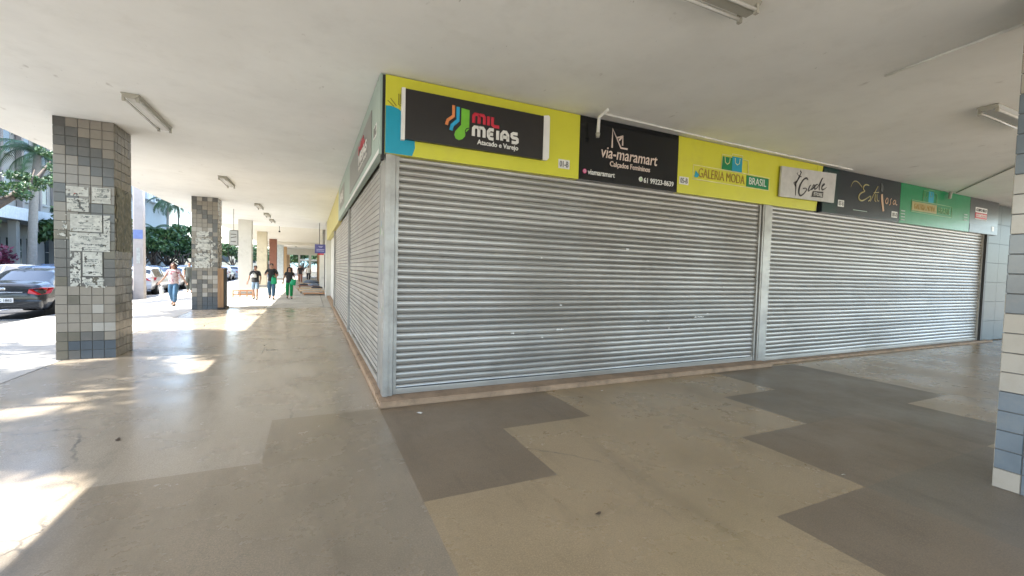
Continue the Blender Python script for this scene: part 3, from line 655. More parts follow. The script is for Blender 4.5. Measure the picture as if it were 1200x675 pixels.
def side_poster():
    q = random.Random(5); bm = bmesh.new(); bi = bmesh.new(); s = .014; d = -3.0835
    for i in range(48):
        for j in range(80):
            y = 9.75 + i * s; z = 1.85 + j * s; u = i / 47; v = j / 79; e = min(u, 1 - u, v * 1.6, (1 - v) * 1.6)
            t = noise.noise(Vector((y * 9, z * 9, 2))) * .5 + .5
            if t < .45 * (1.1 - e * 5): continue
            vs = [(y, z), (y + s, z), (y + s, z + s), (y, z + s)]
            bm.faces.new([bm.verts.new((d, p[0], p[1])) for p in vs])
            if e > .08 and (abs(noise.noise(Vector((y * 11, z * 5 + y * 3, 8)))) < .07): bi.faces.new([bi.verts.new((d + .0015, p[0], p[1])) for p in vs])
    bmesh.ops.remove_doubles(bm, verts=bm.verts[:], dist=.0005)
    o = tag(meshobj("torn_poster", bm, M_glue), "large grey pasted sheet with dark scribbles on the side of the near column", "poster", "posters pasted on the columns")
    meshobj("scribble", bi, M_ink, o)
side_poster()
poster("torn poster at the top of the second column", -3.72, -3.35, 2.62, 2.82, .35, d=18.742, seed=21, ink=.6)
poster("dark printed poster in the middle of the second column", -3.75, -3.3, 2.1, 2.58, .42, d=18.742, seed=22, ink=.8)
poster("pale poster low on the second column", -3.78, -3.32, 1.5, 2.05, .42, d=18.742, seed=23, ink=.5)
poster("narrow paper scrap on the right of the second column", -3.3, -3.15, 1.55, 2.5, .5, d=18.742, seed=24, ink=.5)
# bare plaster showing above the first column's corner tiles
# ------------------------------------------------------------------ fluorescent fittings and conduits on the ceiling
def lamp(x, y, rz, L=1.5, label="", grp="unlit fluorescent fittings on the arcade ceiling"):
    r = tag(emptyo("ceiling_lamp", (x, y, H), rz), label, "lamp", grp)
    bm = bmesh.new(); prof = [(-.105, -.004), (.105, -.004), (.105, -.016), (.045, -.07), (-.045, -.07), (-.105, -.016)]
    A = [bm.verts.new((a, -L / 2, b)) for a, b in prof]; B = [bm.verts.new((a, L / 2, b)) for a, b in prof]; n = len(prof)
    bm.faces.new(A); bm.faces.new(B[::-1])
    for i in range(n): bm.faces.new((A[(i + 1) % n], A[i], B[i], B[(i + 1) % n]))
    bmesh.ops.recalc_face_normals(bm, faces=bm.faces[:]); meshobj("housing", bm, M_lampm, r)
    for sx in (-.08, .08):
        bm = bmesh.new(); tube(bm, [(sx, -L / 2 + .05, -.075), (sx, L / 2 - .05, -.075)], .016, 8); meshobj("tube", bm, M_tube, r)
        for sy in (-1, 1): boxo("tube_holder", (sx - .018, sx + .018, sy * (L / 2 - .035) - .015, sy * (L / 2 - .035) + .015, -.11, -.03), M_lampm, r, .003)
    return r
lamp(-2.33, 8.68, 0, 1.62, "large unlit twin-tube fitting on the ceiling near the first tiled column")
lamp(-2.2, 14.7, 0, 1.45, "unlit twin-tube fitting on the ceiling between the two tiled columns")
lamp(-1.92, 20.1, 0, 1.3, "small distant fitting on the ceiling just past the second tiled column")
lamp(-1.9, 23.4, 0, 1.3, "small distant fitting, second in the far row on the ceiling")
lamp(-1.9, 26.3, 0, 1.3, "small distant fitting, third in the far row on the ceiling")
lamp(2.78, 2.64, math.pi / 2, 1.35, "fitting at the top edge of the ceiling above the middle of the passage")
lamp(8.8, 2.62, math.pi / 2, 1.45, "fitting on the ceiling beside the white and blue tiled column")
lamp(-1.8, 61, 0, 1.3, "tiny fitting at the far end of the arcade ceiling")
bm = bmesh.new(); tube(bm, [(-1.8, 30.2, H), (-1.8, 30.2, H - .28)], .012, 6); tube(bm, [(-1.8, 30.2, H - .28), (-1.8, 30.2, H - .36)], .05, 8)
tag(meshobj("lamp_holder", bm, M_blk), "bare bulb holder hanging from the far ceiling", "lamp holder")
bm = bmesh.new(); tube(bm, [(5.80, 1.69, H - .012), (5.93, 2.78, H - .014)], .014, 6)
tag(meshobj("conduit", bm, M_pvc), "thin white conduit on the ceiling running to the right column", "conduit")
bm = bmesh.new(); tube(bm, [(3.85, 5.28, H - .014), (6.5, 5.36, H - .014), (10.4, 5.36, H - .014)], .013, 6)
tag(meshobj("conduit", bm, M_pvc), "long thin conduit on the ceiling just above the shop signs", "conduit")
bm = bmesh.new(); tube(bm, [(15.2, 5.40, H - .014), (12.0, 3.2, H - .014), (8.5, 1.3, H - .014)], .011, 6); tube(bm, [(14.9, 5.40, H - .02), (14.9, 5.42, H - .2)], .035, 6)
tag(meshobj("conduit", bm, mat("dusty_pvc", (.35, .33, .28), .6)), "dusty conduit on the ceiling near the end of the sign row", "conduit")
r = tag(emptyo("spot_arm", (3.80, 5.30, H)), "small white lamp arm bent down over the black sign", "lamp arm")
bm = bmesh.new(); tube(bm, [(0, -.22, -.03), (.02, .02, -.06), (.03, .05, -.28)], [.02, .024, .026], 8); meshobj("arm", bm, M_pvc, r)
bm = bmesh.new(); tube(bm, [(.03, .05, -.28), (.03, .052, -.345)], [.034, .026], 10); meshobj("socket", bm, M_lampm, r)
# ------------------------------------------------------------------ things in the arcade beyond
r = tag(emptyo("hanging_sign", (.44, 26, 2.62)), "small blue sign with white lines hanging near the far end of the shop wall", "sign")
boxo("panel", (-.28, .28, -.02, .02, -.245, .245), mat("blue_sign", (.1, .1, .3), .4), r, .004)
strokes("lettering", [[(-.1, .13), (.12, .13)], [(-.06, .08), (.08, .08)], [(-.2, -.04), (.2, -.04)], [(-.2, -.12), (.18, -.12)]], .03, mat("pale_blue_vinyl", (.5, .5, .75), .4), r, d=-.02)
bm = bmesh.new(); tube(bm, [(-.05, 0, .245), (-.05, 0, 1.42)], .015, 6); meshobj("hanger", bm, M_blk, r); boxo("red_strip", (-.12, .18, -.02, .02, -.33, -.25), M_red, r, .003)
r = tag(emptyo("framed_sign", (-3.05, 22, 2.8)), "framed sheet hanging by the second tiled column with sky behind", "sign")
bm = bmesh.new(); box(bm, -.17, .17, -.015, .015, .30, .33); box(bm, -.17, .17, -.015, .015, -.33, -.30); box(bm, -.17, -.14, -.015, .015, -.30, .30); box(bm, .14, .17, -.015, .015, -.30, .30); tube(bm, [(0, 0, .33), (0, 0, 1.24)], .01, 6)
meshobj("frame", bm, M_greyv, r); boxo("sheet", (-.14, .14, -.006, .006, -.3, .3), mat("sheet_white", (.6, .6, .58), .5), r); strokes("lettering", [[(-.1, .15), (.1, .15)], [(-.1, .0), (.1, .05)], [(-.1, -.16), (.08, -.16)]], .04, M_greyv, r, d=-.007)
r = tag(emptyo("brown_board", (-2.99, 18.95, 0)), "tall brown plywood box standing against the second tiled column", "board")
boxo("panel", (-.09, .09, -.3, .35, .02, 1.5), M_wood, r, .006); boxo("dark_edge", (.09, .105, -.3, .35, .0, 1.48), M_blk, r, .002); boxo("foot", (-.1, .16, -.33, .38, 0, .08), M_blk, r, .006)
r = tag(emptyo("low_bench", (-3.15, 25.4, 0)), "low orange wooden rail frame by the white column foot", "bench")
for z in (.12, .3): boxo("rail", (-.42, .5, -.04, .04, z, z + .06), M_woodo, r, .004)
for x in (-.4, -.1, .2, .45): boxo("leg", (x - .025, x + .025, -.05, .05, 0, .36), M_woodo, r, .004)
boxo("board_top", (-.1, .5, -.02, .3, .36, .4), mat("salmon_board", (.6, .4, .32), .6), r, .004)
# wooden platforms with folded goods along the wall
def platform(x, y, wd, dp, hh, m, label, goods):
    r = tag(emptyo("wooden_platform", (x, y, 0)), label, "platform", "low wooden platforms beside the far shop wall")
    n = 5
    for k in range(n): boxo("board", (-wd / 2, wd / 2, -dp / 2 + dp * k / n + .01, -dp / 2 + dp * (k + 1) / n - .01, hh - .03, hh), m, r, .003)
    for sx in (-1, 1): boxo("bearer", (sx * wd * .42 - .03, sx * wd * .42 + .03, -dp / 2, dp / 2, 0, hh - .031), m, r, .003)
    for gi, (gx, gy, gw, gm, lb) in enumerate(goods):
        bm = bmesh.new()
        bmesh.ops.create_icosphere(bm, subdivisions=3, radius=1)
        for v in bm.verts:
            k = 1 + .25 * noise.noise(v.co * 2.1 + Vector((gi, x, y))); v.co = Vector((v.co.x * gw * k, v.co.y * gw * .8 * k, max(0, v.co.z * k) * gw * .45))
        o = meshobj("folded_goods", bm, gm, None, True); o.location = (x + gx, y + gy, hh); tag(o, lb, "goods")
mw1 = mat("pale_wood", (.5, .36, .22), .6, var=.2, scale=3); mw2 = mat("dark_red_wood", (.25, .1, .06), .6, var=.2)
cloth_b = mat("blue_grey_cloth", (.16, .2, .26), .9, var=.2); cloth_k = mat("charcoal_cloth", (.05, .045, .05), .9, var=.2)
platform(.2, 27.6, 1.3, .9, .1, M_woodo, "nearest low wooden platform of orange boards by the far wall", [])
platform(.05, 29.6, 1.5, .9, .14, mw1, "pale low platform behind the orange one", [])
platform(-.1, 32.2, 1.6, 1.1, .16, mw1, "low platform carrying a dark cloth bundle", [(.45, 0, .35, cloth_k, "dark cloth bundle on the low platform by the wall")])
platform(-.1, 35.5, 1.6, 1.2, .2, mw2, "dark red low platform with blue grey bundle", [(.3, 0, .42, cloth_b, "blue grey bundle on the dark red platform"), (-.4, .1, .3, cloth_k, "charcoal bundle on the dark red platform")])
platform(-.2, 39.5, 1.6, 1.4, .25, mw1, "farthest low platform heaped with blue grey goods", [(.2, 0, .6, cloth_b, "large blue grey heap on the farthest platform")])
# next block past the end of the shop: pale wall with posts
r = tag(emptyo("far_shop_building", (.95, 30.6, 0)), "pale far shop block with brown posts beyond the shutters", "building")
boxo("wall", (0, 8, 0, 38, 0, H - .004), M_white, r); boxo("canopy_sheet", (-.3, -.05, .3, .9, 3.0, H - .01), M_galv, r, .004)
for k, (yy, mm, hh) in enumerate(((3.2, M_white, 3.9), (9, M_tan, 3.0), (12, M_rust, 3.0), (17, M_tan, 3.1), (23, M_rust, 3.1), (30, M_tan, 3.2))): boxo("post", (-.42 + .02 * k, -.12, yy, yy + .35, 0, hh), mm, r, .008)
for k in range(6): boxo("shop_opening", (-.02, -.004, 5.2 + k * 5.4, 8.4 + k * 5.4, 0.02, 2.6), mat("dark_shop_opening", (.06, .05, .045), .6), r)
plain_column(-.35, -.02, 69.3, M_white, "slim white post in the middle of the far arcade opening")
plain_column(-1.75, -1.5, 69.3, M_white, "white post on the left of the far arcade opening")
r = tag(emptyo("far_screen", (-.2, 72.6, 0)), "low pale screen wall seen through the far end of the arcade", "screen")
boxo("wall", (-1.6, 1.6, 0, .2, 0, .75), M_white, r, .01); boxo("beam", (-1.6, 1.6, 0, .2, 2.35, 2.6), M_white, r, .01)

# ------------------------------------------------------------------ concrete pole
r = tag(emptyo("concrete_pole", (-7.02, 24.7, -.02)), "square pale concrete street pole with blue sticker beside the kerb", "pole")
bm = bmesh.new()
for (z0_, z1_, a) in ((0, 8.5, .2),):
    v = box(bm, -a, a, -.16, .16, z0_, z1_)
    for q in v[4:]: q.co.x *= .8; q.co.y *= .8
bmesh.ops.bevel(bm, geom=bm.edges[:], offset=.02, segments=1, affect='EDGES')
meshobj("shaft", bm, mat("pole_concrete", (.5, .44, .40), .7, var=.08, dirt=(.3, .26, .22), dscale=3), r)
boxo("sticker", (-.17, .17, -.168, -.162, 2.7, 3.1), mat("blue_sticker", (.2, .26, .5), .5), r); boxo("ad_strip", (-.06, .07, -.171, -.165, 1.6, 2.3), M_paper, r)
bm = bmesh.new(); tube(bm, [(0, 0, 7.6), (-4, 12, 7.3), (-9, 30, 7.5)], .02, 5); meshobj("cable", bm, M_blk, r)

# ------------------------------------------------------------------ cars
def lerp_st(st, y):
    for A, B in zip(st, st[1:]):
        if A[0] <= y <= B[0]:
            t = (y - A[0]) / (B[0] - A[0]); t2 = t
            return [A[k] + (B[k] - A[k]) * t2 for k in range(len(A))]
    return st[-1]
SEDAN = [(-2.25, .42, .66, .74, .66, .52), (-2.2, .3, .8, .98, .80, .66), (-2.1, .27, .86, 1.05, .85, .68), (-1.6, .25, .92, 1.1, .88, .66), (-1.45, .25, .92, 1.12, .88, .65), (-.75, .22, .93, 1.42, .88, .58), (-.2, .22, .92, 1.47, .88, .60), (.35, .22, .91, 1.44, .88, .60), (1.2, .22, .87, 1.02, .87, .70), (1.75, .24, .80, .92, .85, .62), (2.15, .28, .66, .76, .76, .52), (2.25, .4, .55, .6, .62, .45)]
HATCH = [(-1.95, .42, .75, .85, .70, .56), (-1.9, .3, .88, 1.02, .82, .66), (-1.8, .27, .92, 1.12, .85, .66), (-1.45, .25, .94, 1.42, .86, .60), (-.9, .22, .93, 1.5, .86, .61), (.1, .22, .91, 1.48, .86, .61), (.95, .22, .87, 1.04, .86, .70), (1.5, .24, .8, .93, .83, .62), (1.85, .28, .66, .76, .75, .52), (1.95, .4, .55, .6, .62, .45)]
def build_car(st, pm, full=True):
    root = emptyo("parked_car"); y0, y1 = st[0][0], st[-1][0]; sed = st is SEDAN
    ks = sorted(set([s[0] for s in st] + [y0 + (y1 - y0) * k / 44 for k in range(45)]))
    def ring(y):
        _, zl, zb, zt, w_, wt = lerp_st(st, y); zt = max(zt, zb + .02)
        half = [(w_ * .86, zl), (w_ * .97, zl + .08), (w_, zl + (zb - zl) * .45), (w_ * 1.0, zl + (zb - zl) * .75), (w_ * .96, zb), (wt + (w_ * .96 - wt) * .12, zt - (zt - zb) * .14), (wt * .86, zt - .008), (wt * .45, zt + .012), (0, zt + .018)]
        return [(x, y, z) for x, z in half] + [(-x, y, z) for x, z in half[-2::-1]]
    rings = [ring(y) for y in ks]; n = len(rings[0]); groups = {'body': [], 'side_window': [], 'side_window ': [], 'rear_window': [], 'windscreen': []}
    rw = (-1.43, -.79) if sed else (-1.78, -1.48); ws = (.4, 1.16) if sed else (.15, .92); sw = (-1.15, .85) if sed else (-1.45, .65)
    for a in range(len(ks) - 1):
        ym = (ks[a] + ks[a + 1]) / 2
        for k in range(n - 1):
            g = 'body'
            if 5 <= k <= n - 7 and rw[0] < ym < rw[1]: g = 'rear_window'
            elif 5 <= k <= n - 7 and ws[0] < ym < ws[1]: g = 'windscreen'
            elif (k == 4 or k == n - 6) and sw[0] < ym < sw[1] and not (-.16 < ym < -.06): g = 'side_window' if k == 4 else 'side_window '
            groups[g].append((a, k))
    for g, fs in groups.items():
        verts = [p for r_ in rings for p in r_]; faces = [(a * n + k, (a + 1) * n + k, (a + 1) * n + k + 1, a * n + k + 1) for a, k in fs]
        if g == 'body': faces += [tuple(range(n)), tuple((len(ks) - 1) * n + k for k in range(n - 1, -1, -1)), ]
        bm = bmesh.new(); vv = [bm.verts.new(p) for p in verts]
        for f in faces: bm.faces.new([vv[i] for i in f])
        bmesh.ops.delete(bm, geom=[v for v in bm.verts if not v.link_faces], context='VERTS')
        bmesh.ops.recalc_face_normals(bm, faces=bm.faces[:])
        meshobj(g.strip(), bm, pm if g == 'body' else M_cglass, root, True)
    for sx in (-1, 1):
        for wy in ((-1.38, 1.38) if sed else (-1.22, 1.22)):
            bm = bmesh.new(); tube(bm, [(sx * .66, wy, .31), (sx * .90, wy, .31)], .35, 20); meshobj("wheel_arch", bm, M_blk, root)
            bm = bmesh.new(); tube(bm, [(sx * .68, wy, .31), (sx * .915, wy, .31)], .31, 20); t_ = meshobj("wheel", bm, M_tyre, root)
            bm = bmesh.new(); tube(bm, [(sx * .9, wy, .31), (sx * .925, wy, .31)], [.21, .19], 16); meshobj("rim", bm, M_rim, t_)
    if full:
        zl = .78
        for sx in (-1, 1):
            bm = bmesh.new(); ye = y0 + .12
            P = [(sx * .52, y0 - .05, .79), (sx * .74, y0 - .02, .74), (sx * .91, y0 + .24, .78), (sx * .91, y0 + .46, .93), (sx * .85, y0 + .04, .95), (sx * .54, y0 - .03, .9)]
            c1 = [bm.verts.new(p) for p in P]; c2 = [bm.verts.new((p[0] * .93, p[1] + .1, p[2])) for p in P]
            bm.faces.new(c1); bm.faces.new(c2[::-1])
            for i in range(6): bm.faces.new((c1[i], c2[i], c2[(i + 1) % 6], c1[(i + 1) % 6]))
            bmesh.ops.recalc_face_normals(bm, faces=bm.faces[:]); meshobj("tail_lamp", bm, M_tail, root)
            boxo("head_lamp", (sx * .52 - .14, sx * .52 + .14, y1 - .13, y1 - .01, .6, .72), M_head, root, .02)
            boxo("mirror", (sx * .93 - .08, sx * .93 + .08, .62, .76, .93, 1.06), pm, root, .03)
        pl = boxo("number_plate", (-.22, .22, y0 - .035, y0 - .01, .52, .65), M_plate, root, .004)
        boxo("rear_bumper", (-.80, .80, y0 - .02, y0 + .18, .33, .6), pm, root, .05)
        boxo("boot_trim", (-.4, .4, y0 - .012, y0 + .06, .80, .825), M_chrome, root, .008)
        boxo("front_grille", (-.3, .3, y1 - .06, y1 + .01, .42, .56), M_blk, root, .02)
    return root, pl if full else None
def copy_car(src, recolor=None):
    c = src.copy(); COL.objects.link(c)
    for ch in [o for o in bpy.data.objects if o.parent == src]:
        d = ch.copy(); COL.objects.link(d); d.parent = c
        if recolor and ch.data.materials and ch.data.materials[0].name.startswith("car_paint"):
            d.data = ch.data.copy(); d.data.materials[0] = recolor
        for g in [o for o in bpy.data.objects if o.parent == ch]:
            e = g.copy(); COL.objects.link(e); e.parent = d
    return c
CG = "cars parked along the kerb and in the lot"
carA, plA = build_car(SEDAN, P_black)
carA.location = (-8.12, 19.55, -.12); carA.rotation_euler.z = math.radians(3)
tag(carA, "black sedan with red tail lamps parked at the kerb, seen from behind", "car", CG)
boxo("emblem", (-.06, .06, -2.275, -2.24, .87, .95), M_chrome, carA, .02)
text("plate_number", "PAC 1882", -.19, .19, .55, .62, M_black, plA, d=-2.286, off=.002)
carH, _ = build_car(HATCH, P_white)
carH.location = (-8.6, 31.2, -.12); tag(carH, "white hatchback parked behind the concrete pole", "car", CG)
cars = [('S', P_blue, -11.3, 27.9, 8, "blue sedan in the second row behind the silver one"), ('H', P_white, -11.2, 32.9, 8, "white hatchback in the second row at the left edge"), ('S', P_grey, -14.6, 22.6, 20, "dark grey sedan leftmost in the third row"),
        ('S', P_blue, -8.5, 26.2, 2, "dark blue sedan half hidden by the near tiled column"),
        ('S', P_white, -8.6, 37.0, 0, "white sedan behind the walking woman"),
        ('H', P_silver, -8.6, 43.0, 1, "silver hatchback far along the kerb"), ('S', P_white, -8.5, 49.0, 0, "distant white sedan in view beside the second tiled column"),
        ('H', P_white, -8.6, 55.0, 0, "distant white hatchback farther down the kerb"),
        ('S', P_silver, -11.6, 22.8, 10, "silver sedan behind the black sedan's roof"), ('S', P_grey, -14.2, 27.0, 40, "dark grey sedan in the second lot row near the left edge"),
        ('S', P_silver, -14.0, 31.5, 60, "silver sedan angled in the second lot row"), ('H', P_blue, -14.4, 36.0, 60, "blue hatchback angled in the second lot row"),
        ('S', P_white, -14.2, 41.5, 60, "white sedan angled in the lot"), ('H', P_silver, -14.2, 47.0, 60, "silver hatchback angled in the lot"), ('S', P_grey, -14.2, 52.5, 60, "grey sedan angled in the lot"),
        ('S', P_red, -12.2, 36.5, 5, "red sedan in the lot behind the pole"), ('H', P_white, -12.0, 56.0, 10, "white hatchback deep in the lot"), ('S', P_blue, -14.0, 60.0, 60, "blue sedan deep in the lot"),
        ('S', P_white, -13.5, 68.0, 60, "white sedan at the far end of the lot"), ('H', P_silver, -8.6, 62.0, 0, "silver hatchback at the far end of the kerb")]
for kd, pm, x, y, a, lb in cars:
    c = copy_car(carA if kd == 'S' else carH, pm); c.location = (x, y, -.12); c.rotation_euler.z = math.radians(a); tag(c, lb, "car", CG)

# ------------------------------------------------------------------ people
def skin_mesh(name, pts, edges, rad, m, parent, sub=2, root=0):
    me = bpy.data.meshes.new(name); me.from_pydata([tuple(p) for p in pts], edges, []); o = bpy.data.objects.new(name, me); COL.objects.link(o)
    sk = o.modifiers.new("s", 'SKIN'); sk.use_smooth_shade = True
    ss = o.modifiers.new("u", 'SUBSURF'); ss.levels = sub; ss.render_levels = sub
    for i, v in enumerate(me.skin_vertices[0].data):
        r_ = rad[i]; v.radius = r_ if isinstance(r_, tuple) else (r_, r_); v.use_root = (i == root)
    bpy.context.view_layer.update(); m2 = evalmesh(o); bpy.data.objects.remove(o); m2.materials.clear(); m2.materials.append(m)
    for p in m2.polygons: p.use_smooth = True
    q = bpy.data.objects.new(name, m2); COL.objects.link(q); q.parent = parent; return q
SK = mat("skin", (.36, .2, .13), .55, var=.05)
def person(label, x, y, rz, sc, top, bot, hairm, armL, armR, step=.22, shorts=False, sleeve=.6, hair='long', toppat=None):
    """faces -Y; armL/armR = (elbow offset, hand offset) from the shoulder; step = half stride"""
    root = tag(emptyo("person", (x, y, 0), rz), label, "person"); root.scale = (sc,) * 3
    hipL, hipR = (.09, 0, .88), (-.09, 0, .88); kL, kR = (.10, -step * .75, .49), (-.095, step * .1, .47); aL, aR = (.09, -step, .09), (-.08, step * 1.1, .14)
    tL, tR = (.11, -step - .17, .03), (-.09, step * 1.1 - .13, .05)
    shL, shR = Vector((.17, 0, 1.385)), Vector((-.17, 0, 1.385))
    pts = [(0, 0, .93), (0, .005, 1.08), (0, 0, 1.26), (0, 0, 1.40), (0, -.005, 1.47), (0, -.02, 1.53), (0, -.015, 1.61), (0, -.01, 1.665),
           hipL, kL, aL, tL, hipR, kR, aR, tR]
    rad = [(.13, .1), (.115, .09), (.14, .1), (.1, .075), (.05, .05), (.068, .075), (.078, .092), (.05, .06), .095, .06, .043, .035, .095, .06, .043, .035]
    ed = [(0, 1), (1, 2), (2, 3), (3, 4), (4, 5), (5, 6), (6, 7), (0, 8), (8, 9), (9, 10), (10, 11), (0, 12), (12, 13), (13, 14), (14, 15)]
    arms = []
    for sh, arm in ((shL, armL), (shR, armR)):
        el = sh + Vector(arm[0]); wr = el + Vector(arm[1]); dr = (wr - el).normalized(); b = len(pts); hd = wr + dr * .07
        pts += [sh, el, wr, hd]; rad += [.052, .04, .026, (.035, .02)]; ed += [(3, b), (b, b + 1), (b + 1, b + 2), (b + 2, b + 3)]
        side = dr.cross(Vector((0, 1, 0))).normalized() if abs(dr.y) < .9 else Vector((1, 0, 0))
        for f, (o_, l_) in enumerate(((-.028, .065), (-.01, .078), (.01, .074), (.028, .06))):
            c = len(pts); base = hd + side * o_ + dr * .025; pts += [base, base + dr * l_ * .55 + Vector((0, -.008, 0)), base + dr * l_ + Vector((0, -.022, 0))]; rad += [.010, .009, .007]; ed += [(b + 3, c), (c, c + 1), (c + 1, c + 2)]
        c = len(pts); tb = wr + dr * .03 - side * .03; pts += [tb, tb + dr * .04 - side * .02]; rad += [.012, .009]; ed += [(b + 2, c), (c, c + 1)]
        arms.append((sh, el, wr))
    c = len(pts); pts += [(0, -.115, 1.585)]; rad += [.014]; ed += [(6, c)]
    skin_mesh("body", pts, ed, rad, SK, root)
    # shirt
    p = [(0, 0, .84), (0, .003, 1.08), (0, -.005, 1.27), (0, 0, 1.405), (0, 0, .90)]; rd = [(.19, .155), (.165, .135), (.185, .138), (.11, .08), (.185, .15)]; e = [(0, 4), (4, 1), (1, 2), (2, 3)]
    for sh, el, wr in arms:
        b = len(p); p += [sh, sh.lerp(el, sleeve)]; rd += [.07, .062]; e += [(3, b), (b, b + 1)]
    shirt = skin_mesh("shirt", p, e, rd, top, root)
    # trousers or shorts
    f = .8 if shorts else 1
    def lp(a, b, t): return tuple(a[i] + (b[i] - a[i]) * t for i in range(3))
    p = [(0, 0, 1.05), (0, 0, .92), hipL, kL, hipR, kR]; rd = [(.155, .125), (.17, .135), .122, .088, .122, .088]; e = [(0, 1), (1, 2), (2, 3), (1, 4), (4, 5)]
    if not shorts: p += [lp(kL, aL, .93), lp(kR, aR, .93)]; rd += [.068, .068]; e += [(3, 6), (5, 7)]
    skin_mesh("shorts" if shorts else "trousers", p, e, rd, bot, root, root=1)
    for a, t in ((aL, tL), (aR, tR)): skin_mesh("shoe", [lp(a, (a[0], a[1] + .04, a[2] - .04), 1), (t[0], t[1] + .03, t[2]), (t[0], t[1] - .03, t[2])], [(0, 1), (1, 2)], [.045, .042, .035], M_blk if top is not MATS.get('x') else M_blk, root, 1)
    if hair == 'long':
        skin_mesh("hair", [(0, .015, 1.69), (0, .05, 1.62), (0, .06, 1.5), (0, .07, 1.36), (.075, .0, 1.62), (.1, -.005, 1.5), (.11, -.02, 1.36), (-.075, .0, 1.62), (-.1, -.005, 1.5), (-.11, -.02, 1.36), (0, -.045, 1.70)], [(0, 1), (1, 2), (2, 3), (0, 4), (4, 5), (5, 6), (0, 7), (7, 8), (8, 9), (0, 10)], [.075, .085, .075, .05, .04, .04, .03, .04, .04, .03, .05], hairm, root)
    else:
        skin_mesh("hair", [(0, .02, 1.665), (0, .045, 1.60), (0, .05, 1.53), (.055, .01, 1.64), (-.055, .01, 1.64), (0, -.045, 1.685)], [(0, 1), (1, 2), (0, 3), (0, 4), (0, 5)], [(.085, .085), (.085, .075), .055, .045, .045, .05], hairm, root)
    # eyes and mouth, tiny
    bm = bmesh.new()
    for sx in (-1, 1): bmesh.ops.create_icosphere(bm, subdivisions=1, radius=.011, matrix=Matrix.Translation((sx * .03, -.097, 1.61)))
    meshobj("eyes", bm, M_blk, root)
    bm = bmesh.new(); tube(bm, [(-.024, -.088, 1.545), (0, -.096, 1.542), (.024, -.088, 1.545)], .006, 6); meshobj("mouth", bm, mat("lips", (.3, .08, .07), .5), root)
    return root, [a[2] for a in arms]
hairB = mat("hair_black", (.015, .011, .009), .5); hairR = mat("hair_brown", (.06, .02, .015), .5)
jean = mat("denim_blue", (.05, .12, .2), .8, var=.2, scale=9); jeanl = mat("denim_light", (.2, .28, .36), .8, var=.2, scale=9)
topP = mat("patterned_pink_top", (.5, .38, .36), .8, dirt=(.25, .05, .08), dscale=14, damt=.9, dlo=.5, dhi=.56); blk = mat("black_cotton", (.02, .02, .022), .8); grn = mat("green_cotton", (.0, .22, .06), .8, var=.15); kh = mat("dark_khaki", (.07, .075, .06), .8)
def faceto(x, y): return math.atan2(-x, y) * -1
p1, _ = person("woman in pink patterned top and blue jeans walking with arms out", -4.86, 20.75, -.15, .97, topP, jean, hairR, ((.12, .02, -.24), (.13, -.06, -.18)), ((-.12, .02, -.24), (-.15, -.02, -.2)), .16)
p2, _ = person("person in dark khaki clothes walking beside the parked cars", -6.15, 29.3, .1, 1.0, kh, kh, hairB, ((.06, .02, -.26), (.0, -.15, -.18)), ((-.06, .02, -.26), (-.0, -.12, -.2)), .12, hair='short')
p3, h3 = person("woman in black top and denim shorts, left of the three walkers", -2.42, 23.8, -.1, .95, blk, jeanl, hairR, ((.06, .03, -.26), (.0, -.14, -.2)), ((-.1, .03, -.25), (-.05, -.06, -.23)), .14, shorts=True, hair='short', sleeve=.8)
p4, h4 = person("tallest walker in black shirt and blue jeans with raised forearms", -1.78, 24.3, -.05, 1.02, blk, jean, hairB, ((.1, .02, -.25), (-.06, -.17, -.03)), ((-.12, .02, -.25), (.1, -.17, .08)), .12, hair='short', sleeve=.85)
p5, h5 = person("woman in black top and green trousers, right of the three walkers", -1.0, 24.3, .1, .93, blk, grn, hairB, ((.08, .02, -.22), (-.02, -.17, .04)), ((-.08, .05, -.25), (-.04, -.1, -.2)), .1)
bm = bmesh.new(); 
def bag(name, label, x, y, z, w_, h_, m, tilt=0):
    r = tag(emptyo(name, (x, y, z)), label, "bag"); r.rotation_euler.y = tilt
    bm = bmesh.new(); bmesh.ops.create_cube(bm, size=1); bmesh.ops.subdivide_edges(bm, edges=bm.edges[:], cuts=3, use_grid_fill=True)
    for v in bm.verts:
        k = 1 - .25 * (v.co.z + .5); v.co = Vector((v.co.x * w_ * k, v.co.y * .12 * (1.2 - abs(v.co.x)), v.co.z * h_)) + Vector((0, .012 * noise.noise(v.co * 5), 0))
    meshobj("sack", bm, m, r, True)
    bm = bmesh.new(); tube(bm, [(-w_ * .25, 0, h_ * .45), (-w_ * .1, 0, h_ * .8), (w_ * .1, 0, h_ * .8), (w_ * .25, 0, h_ * .45)], .012, 6); meshobj("handle", bm, m, r)
gb = mat("green_bag", (.0, .3, .13), .5, var=.1)
bag("hand_bag", "bright green bag held by the tallest walker", -1.66, 24.02, .9, .26, .32, gb)
bag("hand_bag", "green bag carried at the hip of the woman in green trousers", -.82, 24.05, .84, .28, .28, gb, .3)
bag("shoulder_bag", "small pale bag at the side of the woman in the patterned top", -5.2, 20.65, .58, .12, .26, M_wh)
bag("shoulder_bag", "white bundle held against the chest of the left walker", -2.47, 23.62, 1.14, .26, .16, M_wh)
for x, y, t, b, lb in ((-.95, 45, blk, mw2, "distant stroller in black near the far end of the arcade"), (-1.9, 47, mat("rust_cotton", (.25, .08, .04), .8), blk, "distant stroller in rust top near the far columns"), (-.3, 52, M_wh, blk, "distant figure in white farthest down the arcade")):
    person(lb, x, y, .1, 1, t, b, hairB, ((.05, .02, -.26), (0, -.08, -.24)), ((-.05, .02, -.26), (0, -.08, -.24)), .12, hair='short')

